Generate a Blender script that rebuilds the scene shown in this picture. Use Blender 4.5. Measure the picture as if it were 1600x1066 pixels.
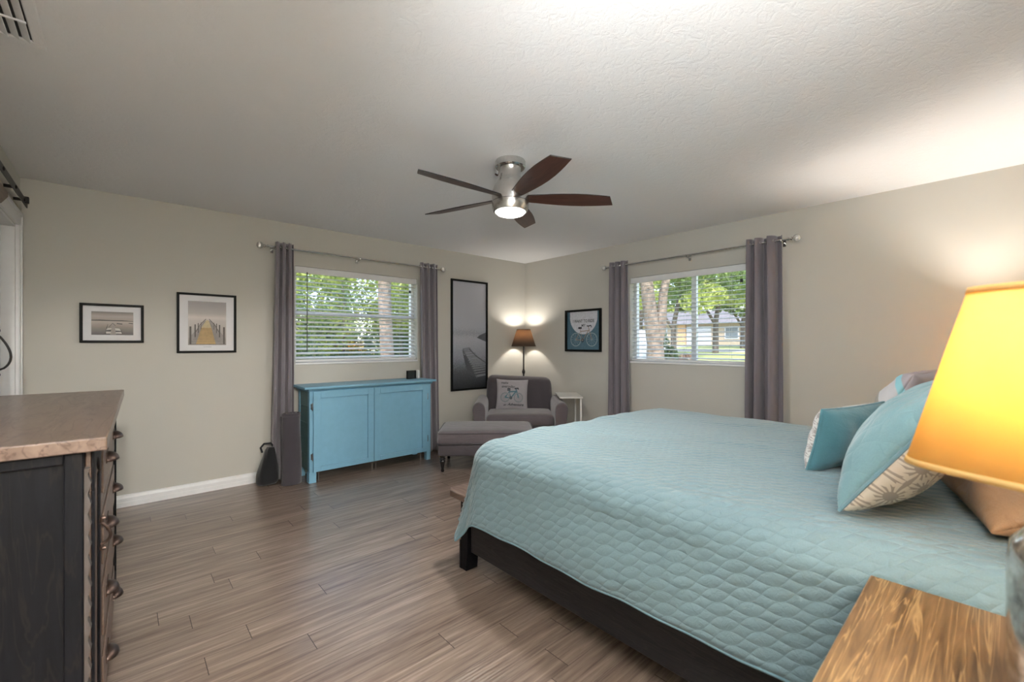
import bpy, bmesh, math, random
from mathutils import Vector, Matrix, noise
random.seed(7)
PI = math.pi
R = math.radians
S = bpy.context.scene
COL = S.collection
for o in list(bpy.data.objects):
    bpy.data.objects.remove(o)

# ------------------------------------------------------------------ camera
CAM = Vector((-4.346, -4.563, 1.273))
cd = bpy.data.cameras.new('camera')
cam = bpy.data.objects.new('camera', cd)
COL.objects.link(cam)
cam.location = CAM
cam.rotation_euler = (R(90), 0, R(48.1 - 90))
cd.sensor_width = 36
cd.lens = 36 * 680 / 1600
cd.shift_y = 5 / 1600
cd.clip_start = 0.03
cd.clip_end = 400
cd.dof.use_dof = True
cd.dof.focus_distance = 3.2
cd.dof.aperture_fstop = 3.2
S.camera = cam

# ------------------------------------------------------------------ colour management
S.view_settings.view_transform = 'Standard'
S.view_settings.look = 'None'
S.view_settings.gamma = 1
S.view_settings.use_curve_mapping = False
S.view_settings.exposure = 0.72

# ------------------------------------------------------------------ world, sun and lamps
w = bpy.data.worlds.new('sky')
S.world = w
w.use_nodes = True
wn = w.node_tree.nodes
sky = wn.new('ShaderNodeTexSky')
sky.sky_type = 'NISHITA'
sky.sun_disc = False
sky.sun_elevation = R(48)
sky.sun_rotation = R(230)
sky.air_density = 1.0
sky.dust_density = 1.5
bg = wn['Background']
bg.inputs[1].default_value = 0.46
w.node_tree.links.new(sky.outputs[0], bg.inputs[0])


def lamp(name, kind, loc, rot=(0, 0, 0), energy=10, color=(1, 1, 1), **kw):
    d = bpy.data.lights.new(name, kind)
    d.energy = energy
    d.color = color
    for k, v in kw.items():
        setattr(d, k, v)
    o = bpy.data.objects.new(name, d)
    COL.objects.link(o)
    o.location = loc
    o.rotation_euler = rot
    return o


# the sun stands behind the house (south-west), so no beam enters the two windows
lamp('sun', 'SUN', (-10, -10, 20), (R(38), 0, R(-52)), 3.3, (1, .96, .88), angle=R(1))
# daylight portals in the two windows (they add no light of their own)
pa = lamp('window_portal', 'AREA', (-2.42, .16, 1.56), (R(-90), 0, 0), 1, shape='RECTANGLE', size=1.34, size_y=.96)
pb = lamp('window_portal', 'AREA', (.16, -2.385, 1.55), (R(90), 0, R(90)), 1, shape='RECTANGLE', size=1.28, size_y=.96)
for p in (pa, pb):
    p.data.cycles.is_portal = True
# unseen fill near the camera, standing for a bounced flash, brightens the ceiling
lamp('bounce_fill', 'SPOT', (-4.0, -4.5, 1.85), Vector((2.1, 1.3, .95)).to_track_quat('-Z', 'Y').to_euler(), 82, (.93, .97, 1),
     spot_size=R(100), spot_blend=1.0, shadow_soft_size=.22)

# second unseen fill lamp, added to even out the room by bounced light
lamp('bounce_fill', 'SPOT', (-3.95, -4.35, 1.75), (R(90 + 44), 0, R(170)), 400, (.93, .97, 1),
     spot_size=R(130), spot_blend=1.0, shadow_soft_size=.12)

# unseen fill lamp beyond an added doorway, brightening the left of the room
lamp('hall_fill', 'POINT', (-4.42, -6.3, 2.16), energy=190, color=(1, .965, .91), shadow_soft_size=.07)

# ------------------------------------------------------------------ material helpers


def new_mat(name):
    m = bpy.data.materials.new(name)
    m.use_nodes = True
    nt = m.node_tree
    return m, nt, nt.nodes['Principled BSDF']


class N:
    """small arithmetic helper over shader nodes"""
    def __init__(s, nt):
        s.nt = nt

    def put(s, sock, v):
        if isinstance(v, bpy.types.NodeSocket):
            s.nt.links.new(v, sock)
        elif v is not None:
            sock.default_value = v

    def m(s, op, a, b=None, c=None):
        n = s.nt.nodes.new('ShaderNodeMath')
        n.operation = op
        s.put(n.inputs[0], a)
        s.put(n.inputs[1], b)
        s.put(n.inputs[2], c)
        return n.outputs[0]

    def coord(s, which='Object', scale=None, rot=None, loc=None):
        t = s.nt.nodes.new('ShaderNodeTexCoord')
        o = t.outputs[which]
        if scale is not None or rot is not None or loc is not None:
            mp = s.nt.nodes.new('ShaderNodeMapping')
            s.nt.links.new(o, mp.inputs[0])
            if scale is not None:
                mp.inputs['Scale'].default_value = scale
            if rot is not None:
                mp.inputs['Rotation'].default_value = rot
            if loc is not None:
                mp.inputs['Location'].default_value = loc
            o = mp.outputs[0]
        return o

    def sep(s, v):
        n = s.nt.nodes.new('ShaderNodeSeparateXYZ')
        s.nt.links.new(v, n.inputs[0])
        return n.outputs

    def comb(s, x=0, y=0, z=0):
        n = s.nt.nodes.new('ShaderNodeCombineXYZ')
        for i, v in enumerate((x, y, z)):
            s.put(n.inputs[i], v)
        return n.outputs[0]

    def noise(s, vec, scale=5, detail=2, rough=.5, dist=0):
        n = s.nt.nodes.new('ShaderNodeTexNoise')
        s.nt.links.new(vec, n.inputs['Vector'])
        n.inputs['Scale'].default_value = scale
        n.inputs['Detail'].default_value = detail
        n.inputs['Roughness'].default_value = rough
        n.inputs['Distortion'].default_value = dist
        return n.outputs[0]

    def white(s, vec):
        n = s.nt.nodes.new('ShaderNodeTexWhiteNoise')
        n.noise_dimensions = '3D'
        s.nt.links.new(vec, n.inputs[0])
        return n.outputs[0]

    def ramp(s, fac, stops):
        n = s.nt.nodes.new('ShaderNodeValToRGB')
        s.put(n.inputs[0], fac)
        e = n.color_ramp.elements
        while len(e) < len(stops):
            e.new(.5)
        for i, (p, c) in enumerate(stops):
            e[i].position = p
            e[i].color = (*c, 1) if len(c) == 3 else c
        return n.outputs[0]

    def mix(s, fac, a, b, mode='MIX'):
        n = s.nt.nodes.new('ShaderNodeMix')
        n.data_type = 'RGBA'
        n.blend_type = mode
        s.put(n.inputs[0], fac)
        for i, v in ((6, a), (7, b)):
            if isinstance(v, tuple) and len(v) == 3:
                v = (*v, 1)
            s.put(n.inputs[i], v)
        return n.outputs[2]

    def bump(s, h, strength=.3, dist=.01, bsdf=None):
        n = s.nt.nodes.new('ShaderNodeBump')
        n.inputs['Strength'].default_value = strength
        n.inputs['Distance'].default_value = dist
        s.nt.links.new(h, n.inputs['Height'])
        if bsdf:
            s.nt.links.new(n.outputs[0], bsdf.inputs['Normal'])
        return n.outputs[0]


def plain(name, col, rough=.5, metal=0, spec=.5, var=.06, scale=20, bump=0, bdist=.002, coat=0):
    """plain procedural material: base colour with a faint noise variation, optional bump"""
    m, nt, b = new_mat(name)
    n = N(nt)
    v = n.noise(n.coord(), scale, 3)
    lo = tuple(c * (1 - var) for c in col)
    hi = tuple(min(1, c * (1 + var)) for c in col)
    nt.links.new(n.ramp(v, [(.3, lo), (.7, hi)]), b.inputs['Base Color'])
    b.inputs['Roughness'].default_value = rough
    b.inputs['Metallic'].default_value = metal
    b.inputs['Specular IOR Level'].default_value = spec
    b.inputs['Coat Weight'].default_value = coat
    if bump:
        n.bump(n.noise(n.coord(), scale * 4, 3), bump, bdist, b)
    return m


def wood(name, lo, hi, along=(1, 14, 14), scale=3, rough=.4, bump=.15, coat=0, streak=None, spec=.5):
    m, nt, b = new_mat(name)
    n = N(nt)
    c = n.coord(scale=along)
    g = n.noise(c, scale, 6, .6, 1.2)
    col = n.ramp(g, [(.3, lo), (.7, hi)])
    if streak:
        g2 = n.noise(n.coord(scale=tuple(a * .6 for a in along), loc=(3, 5, 1)), scale * .8, 3, .5, 2.5)
        col = n.mix(n.ramp(g2, [(.47, (0, 0, 0)), (.5, (1, 1, 1)), (.53, (0, 0, 0))]), col, streak)
    nt.links.new(col, b.inputs['Base Color'])
    b.inputs['Roughness'].default_value = rough
    b.inputs['Coat Weight'].default_value = coat
    b.inputs['Specular IOR Level'].default_value = spec
    n.bump(g, bump, .002, b)
    return m


def fabric(name, col, rough=.9, weave=500, var=.12, sheen=.3, wr=0, translucent=0):
    m, nt, b = new_mat(name)
    n = N(nt)
    a = n.noise(n.coord(), weave, 2)
    a2 = n.noise(n.coord(scale=(1, 1, .35)), 9, 3)
    lo = tuple(c * (1 - var) for c in col)
    hi = tuple(min(1, c * (1 + var)) for c in col)
    nt.links.new(n.ramp(n.m('ADD', n.m('MULTIPLY', a, .6), n.m('MULTIPLY', a2, .4)), [(.35, lo), (.65, hi)]), b.inputs['Base Color'])
    b.inputs['Roughness'].default_value = rough
    b.inputs['Sheen Weight'].default_value = sheen
    b.inputs['Specular IOR Level'].default_value = .2
    h = a
    if wr:
        h = n.m('ADD', n.m('MULTIPLY', a, .05), n.noise(n.coord(scale=(1, 1, 2.2)), 6, 3, .6, 1.5))
        n.bump(h, wr, .03, b)
    else:
        n.bump(h, .25, .001, b)
    return m


M = {}
# walls
m, nt, b = new_mat('wall_paint')
n = N(nt)
b.inputs['Base Color'].default_value = (.54, .52, .468, 1)
b.inputs['Roughness'].default_value = .7
b.inputs['Specular IOR Level'].default_value = .25
n.bump(n.noise(n.coord(), 90, 4, .6, .6), .12, .003, b)
M['wall'] = m
# knock-down plaster ceiling
m, nt, b = new_mat('ceiling_plaster')
n = N(nt)
b.inputs['Base Color'].default_value = (.84, .84, .845, 1)
b.inputs['Roughness'].default_value = .85
b.inputs['Specular IOR Level'].default_value = .2
g = n.noise(n.coord(), 16, 5, .6, 1.5)
g2 = n.noise(n.coord(), 60, 4, .6, 2.0)
h = n.m('ADD', n.m('MULTIPLY', n.m('SMOOTH_MIN', g, .52, .05), .8), n.m('MULTIPLY', n.m('SMOOTH_MAX', g2, .5, .05), .35))
n.bump(h, .45, .012, b)
M['ceiling'] = m
# floor: hand scraped grey brown planks running along x
m, nt, b = new_mat('plank_floor')
n = N(nt)
x, y, z = n.sep(n.coord())
PW, PL = .127, 1.3
row = n.m('FLOOR', n.m('DIVIDE', y, PW))
fy = n.m('FRACT', n.m('DIVIDE', y, PW))
sh = n.m('MULTIPLY', n.white(n.comb(row, 3.3, 0)), PL)
xs = n.m('ADD', x, sh)
colm = n.m('FLOOR', n.m('DIVIDE', xs, PL))
fx = n.m('FRACT', n.m('DIVIDE', xs, PL))
rnd = n.white(n.comb(row, colm, 1.7))
gv = n.comb(n.m('MULTIPLY', x, 2.2), n.m('MULTIPLY', y, 42), n.m('MULTIPLY', rnd, 31))
grain = n.noise(gv, 1, 5, .62, .4)
gv2 = n.comb(n.m('MULTIPLY', x, 6), n.m('MULTIPLY', y, 150), n.m('MULTIPLY', rnd, 17))
fine = n.noise(gv2, 1, 3, .6)
tone = n.m('ADD', n.m('ADD', n.m('MULTIPLY', grain, .95), n.m('MULTIPLY', fine, .35)), n.m('MULTIPLY', rnd, .10))
c1 = n.ramp(tone, [(.42, (.085, .058, .044)), (.60, (.168, .120, .092)), (.74, (.225, .166, .130)), (.95, (.34, .265, .215))])
jy = n.m('LESS_THAN', n.m('ABSOLUTE', n.m('SUBTRACT', fy, .5)), .487)
jx = n.m('LESS_THAN', n.m('ABSOLUTE', n.m('SUBTRACT', fx, .5)), .4988)
j = n.m('MULTIPLY', n.m('MAXIMUM', jy, .6), jx)
c2 = n.mix(j, (.04, .026, .02), c1)
nt.links.new(c2, b.inputs['Base Color'])
rr = n.m('ADD', .17, n.m('MULTIPLY', grain, .14))
nt.links.new(rr, b.inputs['Roughness'])
b.inputs['Specular IOR Level'].default_value = .8
b.inputs['Coat Weight'].default_value = .35
b.inputs['Coat Roughness'].default_value = .28
rib = n.m('SINE', n.m('ADD', n.m('MULTIPLY', y, 420), n.m('MULTIPLY', n.noise(n.comb(n.m('MULTIPLY', x, 1.5), n.m('MULTIPLY', y, 8), rnd), 1, 2), 14)))
ribw = n.m('MULTIPLY', rib, n.m('GREATER_THAN', rnd, .35))
hh = n.m('ADD', n.m('ADD', n.m('MULTIPLY', grain, .7), n.m('MULTIPLY', ribw, .16)), n.m('MULTIPLY', j, .6))
n.bump(hh, .55, .004, b)
M['floor'] = m
M['trim'] = plain('white_trim_paint', (.80, .80, .80), .35, var=.02)
M['frame_white'] = plain('white_window_frame', (.72, .72, .72), .35, var=.02)
M['slat'] = plain('white_blind_slat', (.76, .76, .755), .38, var=.02)
M['cord'] = plain('blind_cord', (.6, .6, .58), .7)
M['wand'] = plain('dark_wand', (.05, .05, .05), .3)
M['black_frame'] = plain('black_frame_paint', (.007, .007, .006), .55, var=.1, spec=.15)
M['iron'] = plain('dark_iron', (.035, .032, .03), .45, .7, bump=.1)
M['steel'] = plain('brushed_nickel', (.60, .59, .57), .22, 1, scale=60)
M['chrome'] = plain('chrome', (.8, .8, .8), .12, 1)
M['curtain'] = fabric('grey_curtain', (.19, .168, .187), .85, sheen=.5)
M['blue'] = plain('blue_cabinet_paint', (.185, .385, .52), .42, var=.03, bump=.04)
M['olive'] = plain('blue_green_side', (.115, .20, .20), .4, var=.05)  # side boards: darker and greener than the cabinet front
M['chair'] = fabric('grey_upholstery', (.125, .105, .112), .95, wr=.25, sheen=.4)
M['chair_dark'] = fabric('dark_grey_upholstery', (.075, .064, .07), .95, wr=.2, sheen=.3)
M['black_wood'] = plain('black_leg_lacquer', (.012, .010, .010), .25)
M['espresso'] = wood('black_stained_wood', (.003, .003, .004), (.007, .007, .009), (12, 12, 1.2), 3, .55, .12, streak=(.012, .010, .0095), spec=.14)
M['espresso_y'] = wood('black_stained_wood_rail', (.010, .0095, .011), (.026, .024, .026), (12, 1.2, 12), 3, .45, .2, streak=(.03, .026, .026), spec=.2)
M['brown_top'] = wood('brown_top_wood', (.105, .066, .048), (.185, .125, .095), (12, 1.4, 12), 2.2, .3, .05, coat=.15, streak=(.075, .045, .034))
M['drawer_wood'] = wood('drawer_wood', (.075, .047, .034), (.15, .10, .072), (12, 1.2, 12), 3, .4, .1)
M['carved'] = wood('carved_wood', (.05, .042, .038), (.10, .083, .075), (12, 12, 1), 3, .35, .2)
M['night_wood'] = wood('nightstand_wood', (.075, .038, .014), (.23, .13, .055), (1.0, 22, 22), 2.6, .38, .12, coat=.1, streak=(.34, .21, .09))
M['blade'] = wood('fan_blade_wood', (.042, .016, .011), (.105, .042, .028), (1, 9, 9), 4, .35, .05)
M['blade_edge'] = plain('fan_blade_edge', (.012, .010, .010), .5)
M['copper'] = plain('aged_copper', (.085, .056, .045), .42, .85, scale=40)
M['bag'] = fabric('black_bag_cloth', (.012, .012, .013), .8)
M['mat'] = fabric('charcoal_mat_cloth', (.055, .048, .055), .9)
M['sheet'] = fabric('white_sheet', (.62, .60, .55), .9)
M['tan'] = fabric('tan_pillowcase', (.40, .24, .13), .5, wr=.3, sheen=.1)
M['white_plastic'] = plain('white_lacquer', (.70, .69, .66), .35, var=.03)
M['piping'] = fabric('piping_cord', (.07, .06, .066), .9)
M['mattress'] = fabric('mattress_cloth', (.6, .58, .54), .9)

# diffuser
m, nt, b = new_mat('fan_light_glass')
b.inputs['Base Color'].default_value = (.9, .9, .88, 1)
b.inputs['Emission Color'].default_value = (1, .97, .92, 1)
b.inputs['Emission Strength'].default_value = 3.5
M['diffuser'] = m


def shade_mat(name, col, tcol, wt):
    m, nt, b = new_mat(name)
    n = N(nt)
    b.inputs['Base Color'].default_value = (*col, 1)
    b.inputs['Roughness'].default_value = .9
    t = nt.nodes.new('ShaderNodeBsdfTranslucent')
    t.inputs[0].default_value = (*tcol, 1)
    mx = nt.nodes.new('ShaderNodeMixShader')
    mx.inputs[0].default_value = wt
    nt.links.new(b.outputs[0], mx.inputs[1])
    nt.links.new(t.outputs[0], mx.inputs[2])
    nt.links.new(mx.outputs[0], nt.nodes['Material Output'].inputs[0])
    n.bump(n.noise(n.coord(), 300, 2), .2, .001, b)
    return m


M['shade_yellow'] = shade_mat('cream_lamp_shade', (.72, .52, .20), (.95, .63, .15), .42)
M['shade_brown'] = shade_mat('brown_lamp_shade', (.11, .08, .06), (.34, .22, .13), .3)

# glass pane: clear sheet that lets daylight straight through
m, nt, b = new_mat('window_glass')
nt.nodes.remove(b)
tr = nt.nodes.new('ShaderNodeBsdfTransparent')
gl = nt.nodes.new('ShaderNodeBsdfGlossy')
gl.inputs['Roughness'].default_value = .02
mx = nt.nodes.new('ShaderNodeMixShader')
mx.inputs[0].default_value = .05
nt.links.new(tr.outputs[0], mx.inputs[1])
nt.links.new(gl.outputs[0], mx.inputs[2])
nt.links.new(mx.outputs[0], nt.nodes['Material Output'].inputs[0])
M['glass'] = m
m, nt, b = new_mat('mercury_glass')
n = N(nt)
nt.links.new(n.ramp(n.noise(n.coord(), 35, 4, .6), [(.35, (.30, .28, .25)), (.65, (.75, .73, .70))]), b.inputs['Base Color'])
b.inputs['Metallic'].default_value = .85
b.inputs['Roughness'].default_value = .16
M['mercury'] = m
m, nt, b = new_mat('crystal_ball')
b.inputs['Transmission Weight'].default_value = .6
b.inputs['Roughness'].default_value = .05
b.inputs['Base Color'].default_value = (.85, .83, .8, 1)
b.inputs['Metallic'].default_value = .3
M['crystal'] = m


def quilted(name, col, use_uv=True, W=.062, P=.17, strength=.55, var=.05, rot=0):
    """cloth with a stitched leaf pattern made of crossing waved seams"""
    m, nt, b = new_mat(name)
    n = N(nt)
    u, v, _ = n.sep(n.coord('UV' if use_uv else 'Object', rot=(0, 0, rot)))
    if not use_uv:
        v = _
    s = n.m('MULTIPLY', n.m('SINE', n.m('MULTIPLY', v, 2 * PI / P)), W * .5)
    a = n.m('ABSOLUTE', n.m('SINE', n.m('MULTIPLY', n.m('ADD', u, s), PI / W)))
    c = n.m('ABSOLUTE', n.m('SINE', n.m('MULTIPLY', n.m('SUBTRACT', u, s), PI / W)))
    h = n.m('POWER', n.m('MULTIPLY', a, c), .55)
    pk = n.noise(n.coord('UV' if use_uv else 'Object'), 45, 4, .6, 1)
    h2 = n.m('ADD', h, n.m('MULTIPLY', pk, .9))
    n.bump(h2, strength, .008, b)
    lo = tuple(c_ * (1 - var) for c_ in col)
    nt.links.new(n.ramp(n.noise(n.coord('UV' if use_uv else 'Object'), 260, 2), [(.4, lo), (.6, col)]), b.inputs['Base Color'])
    b.inputs['Roughness'].default_value = .75
    b.inputs['Sheen Weight'].default_value = .35
    b.inputs['Sheen Roughness'].default_value = .4
    b.inputs['Specular IOR Level'].default_value = .25
    return m


M['quilt'] = quilted('teal_quilt', (.190, .282, .312), W=.040, P=.19, strength=.5)
M['quilt_edge'] = fabric('quilt_binding', (.155, .28, .325), .8)
M['sham'] = quilted('teal_sham', (.19, .335, .37), use_uv=False, W=.06, P=.24, strength=.3)
M['teal_dark'] = fabric('teal_satin', (.09, .225, .265), .6, wr=.2)


def starburst(name, s, light, dark):
    m, nt, b = new_mat(name)
    n = N(nt)
    x, y, z = n.sep(n.coord())

    def star(off):
        px = n.m('SUBTRACT', n.m('FRACT', n.m('ADD', n.m('DIVIDE', x, s), off + 50)), .5)
        pz = n.m('SUBTRACT', n.m('FRACT', n.m('ADD', n.m('DIVIDE', z, s), off + 50)), .5)
        r = n.m('SQRT', n.m('ADD', n.m('MULTIPLY', px, px), n.m('MULTIPLY', pz, pz)))
        t = n.m('ARCTAN2', pz, px)
        wd = n.m('GREATER_THAN', n.m('COSINE', n.m('MULTIPLY', t, 14)), -.05)
        rr = n.m('MULTIPLY', n.m('GREATER_THAN', r, .15), n.m('LESS_THAN', r, .44))
        return n.m('MULTIPLY', wd, rr)
    f = n.m('MAXIMUM', star(0), star(.5))
    nt.links.new(n.mix(f, dark, light), b.inputs['Base Color'])
    b.inputs['Roughness'].default_value = .8
    n.bump(n.noise(n.coord(), 12, 3), .3, .01, b)
    return m


M['star'] = starburst('starburst_cloth', .115, (.62, .57, .48), (.33, .29, .245))
M['star_small'] = starburst('starburst_cloth_fine', .07, (.74, .72, .70), (.42, .37, .36))
m, nt, b = new_mat('striped_cushion_cloth')
n = N(nt)
x, y, z = n.sep(n.coord())
wv = n.noise(n.coord(), 7, 2)
f = n.m('FRACT', n.m('ADD', n.m('MULTIPLY', n.m('ADD', z, n.m('MULTIPLY', y, .9)), 2.6), n.m('MULTIPLY', wv, .12)))
nt.links.new(n.ramp(f, [(0, (.62, .60, .60)), (.30, (.60, .58, .60)), (.32, (.30, .60, .66)), (.40, (.30, .60, .66)), (.42, (.42, .37, .40)), (.70, (.40, .36, .38)), (.72, (.13, .12, .13)), (.84, (.15, .14, .14)), (.86, (.32, .27, .22)), (1, (.36, .32, .27))]), b.inputs['Base Color'])
b.inputs['Roughness'].default_value = .8
M['stripe'] = m

# ------------------------------------------------------------------ mesh helpers


def bx(bm, x0, x1, y0, y1, z0, z1, mi=0):
    vs = [bm.verts.new(p) for p in ((x0, y0, z0), (x1, y0, z0), (x1, y1, z0), (x0, y1, z0), (x0, y0, z1), (x1, y0, z1), (x1, y1, z1), (x0, y1, z1))]
    for f in ((3, 2, 1, 0), (4, 5, 6, 7), (0, 1, 5, 4), (1, 2, 6, 5), (2, 3, 7, 6), (3, 0, 4, 7)):
        fc = bm.faces.new([vs[i] for i in f])
        fc.material_index = mi
    return vs


def lathe(bm, prof, seg=32, c=(0, 0, 0), axis='z', cap=True, mi=0):
    rings = []
    for r, h in prof:
        ring = []
        for k in range(seg):
            a = 2 * PI * k / seg
            p = (r * math.cos(a), r * math.sin(a), h)
            if axis == 'x':
                p = (p[2], p[0], p[1])
            elif axis == 'y':
                p = (p[0], p[2], p[1])
            ring.append(bm.verts.new((p[0] + c[0], p[1] + c[1], p[2] + c[2])))
        rings.append(ring)
    for a, b_ in zip(rings, rings[1:]):
        for k in range(seg):
            f = bm.faces.new((a[k], a[(k + 1) % seg], b_[(k + 1) % seg], b_[k]))
            f.material_index = mi
    if cap:
        bm.faces.new(rings[0][::-1]).material_index = mi
        bm.faces.new(rings[-1]).material_index = mi
    return rings


def tube(bm, pts, r, seg=8, cap=True, closed=False):
    """tube along points; r a number or a list"""
    pts = [Vector(p) for p in pts]
    n_ = len(pts)
    rs = r if isinstance(r, (list, tuple)) else [r] * n_
    rings = []
    up = None
    for i, p in enumerate(pts):
        if closed:
            t = (pts[(i + 1) % n_] - pts[i - 1]).normalized()
        else:
            t = (pts[min(i + 1, n_ - 1)] - pts[max(i - 1, 0)]).normalized()
        if up is None:
            up = Vector((0, 0, 1)) if abs(t.z) < .9 else Vector((1, 0, 0))
        s_ = t.cross(up).normalized()
        up = s_.cross(t).normalized()
        rings.append([bm.verts.new(p + (s_ * math.cos(2 * PI * k / seg) + up * math.sin(2 * PI * k / seg)) * rs[i]) for k in range(seg)])
    pairs = list(zip(rings, rings[1:]))
    if closed:
        pairs.append((rings[-1], rings[0]))
    for a, b_ in pairs:
        for k in range(seg):
            bm.faces.new((a[k], a[(k + 1) % seg], b_[(k + 1) % seg], b_[k]))
    if cap and not closed:
        bm.faces.new(rings[0][::-1])
        bm.faces.new(rings[-1])


def prism(bm, poly, axis, a, b_, mi=0):
    """extrude a 2D polygon; axis 'x': poly=(y,z); 'y': poly=(x,z); 'z': poly=(x,y)"""
    def p3(p, t):
        return {'x': (t, p[0], p[1]), 'y': (p[0], t, p[1]), 'z': (p[0], p[1], t)}[axis]
    A = [bm.verts.new(p3(p, a)) for p in poly]
    B = [bm.verts.new(p3(p, b_)) for p in poly]
    bm.faces.new(A).material_index = mi
    bm.faces.new(B[::-1]).material_index = mi
    for i in range(len(poly)):
        j_ = (i + 1) % len(poly)
        bm.faces.new((A[j_], A[i], B[i], B[j_])).material_index = mi


def obj(name, bm, mat, parent=None, bevel=0, sub=0, angle=35, solid=0, seg=2, label=None):
    me = bpy.data.meshes.new(name)
    if not isinstance(bm, bmesh.types.BMesh):
        raise TypeError
    bmesh.ops.recalc_face_normals(bm, faces=bm.faces)
    bm.to_mesh(me)
    bm.free()
    for mm in (mat if isinstance(mat, (list, tuple)) else [mat]):
        me.materials.append(mm)
    for p in me.polygons:
        p.use_smooth = True
    me.set_sharp_from_angle(angle=R(angle))
    o = bpy.data.objects.new(name, me)
    COL.objects.link(o)
    if parent:
        o.parent = parent
    if solid:
        md = o.modifiers.new('solid', 'SOLIDIFY')
        md.thickness = solid
        md.offset = 0
    if bevel:
        md = o.modifiers.new('bevel', 'BEVEL')
        md.width = bevel
        md.segments = seg
        md.limit_method = 'ANGLE'
        md.angle_limit = R(40)
    if sub:
        md = o.modifiers.new('sub', 'SUBSURF')
        md.levels = md.render_levels = sub
    if label:
        o['label'] = label
    return o


def B():
    return bmesh.new()


def tag(o, label, cat, group=None):
    o['label'] = label
    o['category'] = cat
    if group:
        o['group'] = group
    return o


def thing(name, label, cat, loc=(0, 0, 0), rz=0, group=None):
    o = bpy.data.objects.new(name, None)
    o.empty_display_size = .05
    COL.objects.link(o)
    o.location = loc
    o.rotation_euler = (0, 0, rz)
    return tag(o, label, cat, group)


def struct(name, bm, mat, parent=None, **kw):
    o = obj(name, bm, mat, parent, **kw)
    if not parent:
        o['kind'] = 'structure'
    return o


def boxobj(name, mat, parent, *dims, bevel=.003, **kw):
    bm = B()
    bx(bm, *dims)
    return obj(name, bm, mat, parent, bevel=bevel, **kw)


def rbox(bm, x0, x1, y0, y1, z0, z1, r, nx=10, ny=10, nz=6, puff=0.0):
    """rounded, gridded box (upholstery): points of a box grid pushed to a rounded-box surface"""
    cx_, cy_, cz_ = (x0 + x1) / 2, (y0 + y1) / 2, (z0 + z1) / 2
    hx, hy, hz = (x1 - x0) / 2, (y1 - y0) / 2, (z1 - z0) / 2
    cache = {}

    def vert(i, j_, k):
        key = (i, j_, k)
        if key in cache:
            return cache[key]

        def g(a, nn, h):
            t = a / nn * 2 - 1
            # cluster grid lines towards the edges so that the rounding is smooth
            t = math.copysign(1 - (1 - abs(t)) ** 1.6, t)
            return t * h
        p = Vector((g(i, nx, hx), g(j_, ny, hy), g(k, nz, hz)))
        inner = Vector((max(-hx + r, min(hx - r, p.x)), max(-hy + r, min(hy - r, p.y)), max(-hz + r, min(hz - r, p.z))))
        d = p - inner
        if d.length > 1e-9:
            p = inner + d.normalized() * r
        if puff:
            fx_ = 1 - (p.x / hx) ** 2
            fy_ = 1 - (p.y / hy) ** 2
            p.z += math.copysign(puff * max(0, fx_) ** .6 * max(0, fy_) ** .6, p.z) * min(1, abs(p.z) / hz)
        v = bm.verts.new((p.x + cx_, p.y + cy_, p.z + cz_))
        cache[key] = v
        return v

    def quad(a, b_, c_, d_):
        if len({a, b_, c_, d_}) == 4:
            bm.faces.new((a, b_, c_, d_))
    for i in range(nx):
        for j_ in range(ny):
            for k in (0, nz):
                quad(vert(i, j_, k), vert(i + 1, j_, k), vert(i + 1, j_ + 1, k), vert(i, j_ + 1, k))
    for i in range(nx):
        for k in range(nz):
            for j_ in (0, ny):
                quad(vert(i, j_, k), vert(i + 1, j_, k), vert(i + 1, j_, k + 1), vert(i, j_, k + 1))
    for j_ in range(ny):
        for k in range(nz):
            for i in (0, nx):
                quad(vert(i, j_, k), vert(i, j_ + 1, k), vert(i, j_ + 1, k + 1), vert(i, j_, k + 1))


def ribbon(bm, pts, wd, mapf, closed=False, mi=0, off=.0006):
    """flat printed line along 2D points"""
    n_ = len(pts)
    L, Rr = [], []
    for i in range(n_):
        if closed:
            a, c_ = pts[i - 1], pts[(i + 1) % n_]
        else:
            a, c_ = pts[max(i - 1, 0)], pts[min(i + 1, n_ - 1)]
        dx, dy = c_[0] - a[0], c_[1] - a[1]
        l = math.hypot(dx, dy) or 1
        nx_, ny_ = -dy / l * wd / 2, dx / l * wd / 2
        L.append(bm.verts.new(mapf(pts[i][0] + nx_, pts[i][1] + ny_, off)))
        Rr.append(bm.verts.new(mapf(pts[i][0] - nx_, pts[i][1] - ny_, off)))
    rng = range(n_) if closed else range(n_ - 1)
    for i in rng:
        j_ = (i + 1) % n_
        bm.faces.new((L[i], L[j_], Rr[j_], Rr[i])).material_index = mi


def poly2(bm, pts, mapf, mi=0, off=.0004):
    f = bm.faces.new([bm.verts.new(mapf(p[0], p[1], off)) for p in pts])
    f.material_index = mi


def circ(cx_, cy_, r, n_=32):
    return [(cx_ + r * math.cos(2 * PI * k / n_), cy_ + r * math.sin(2 * PI * k / n_)) for k in range(n_)]


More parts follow.
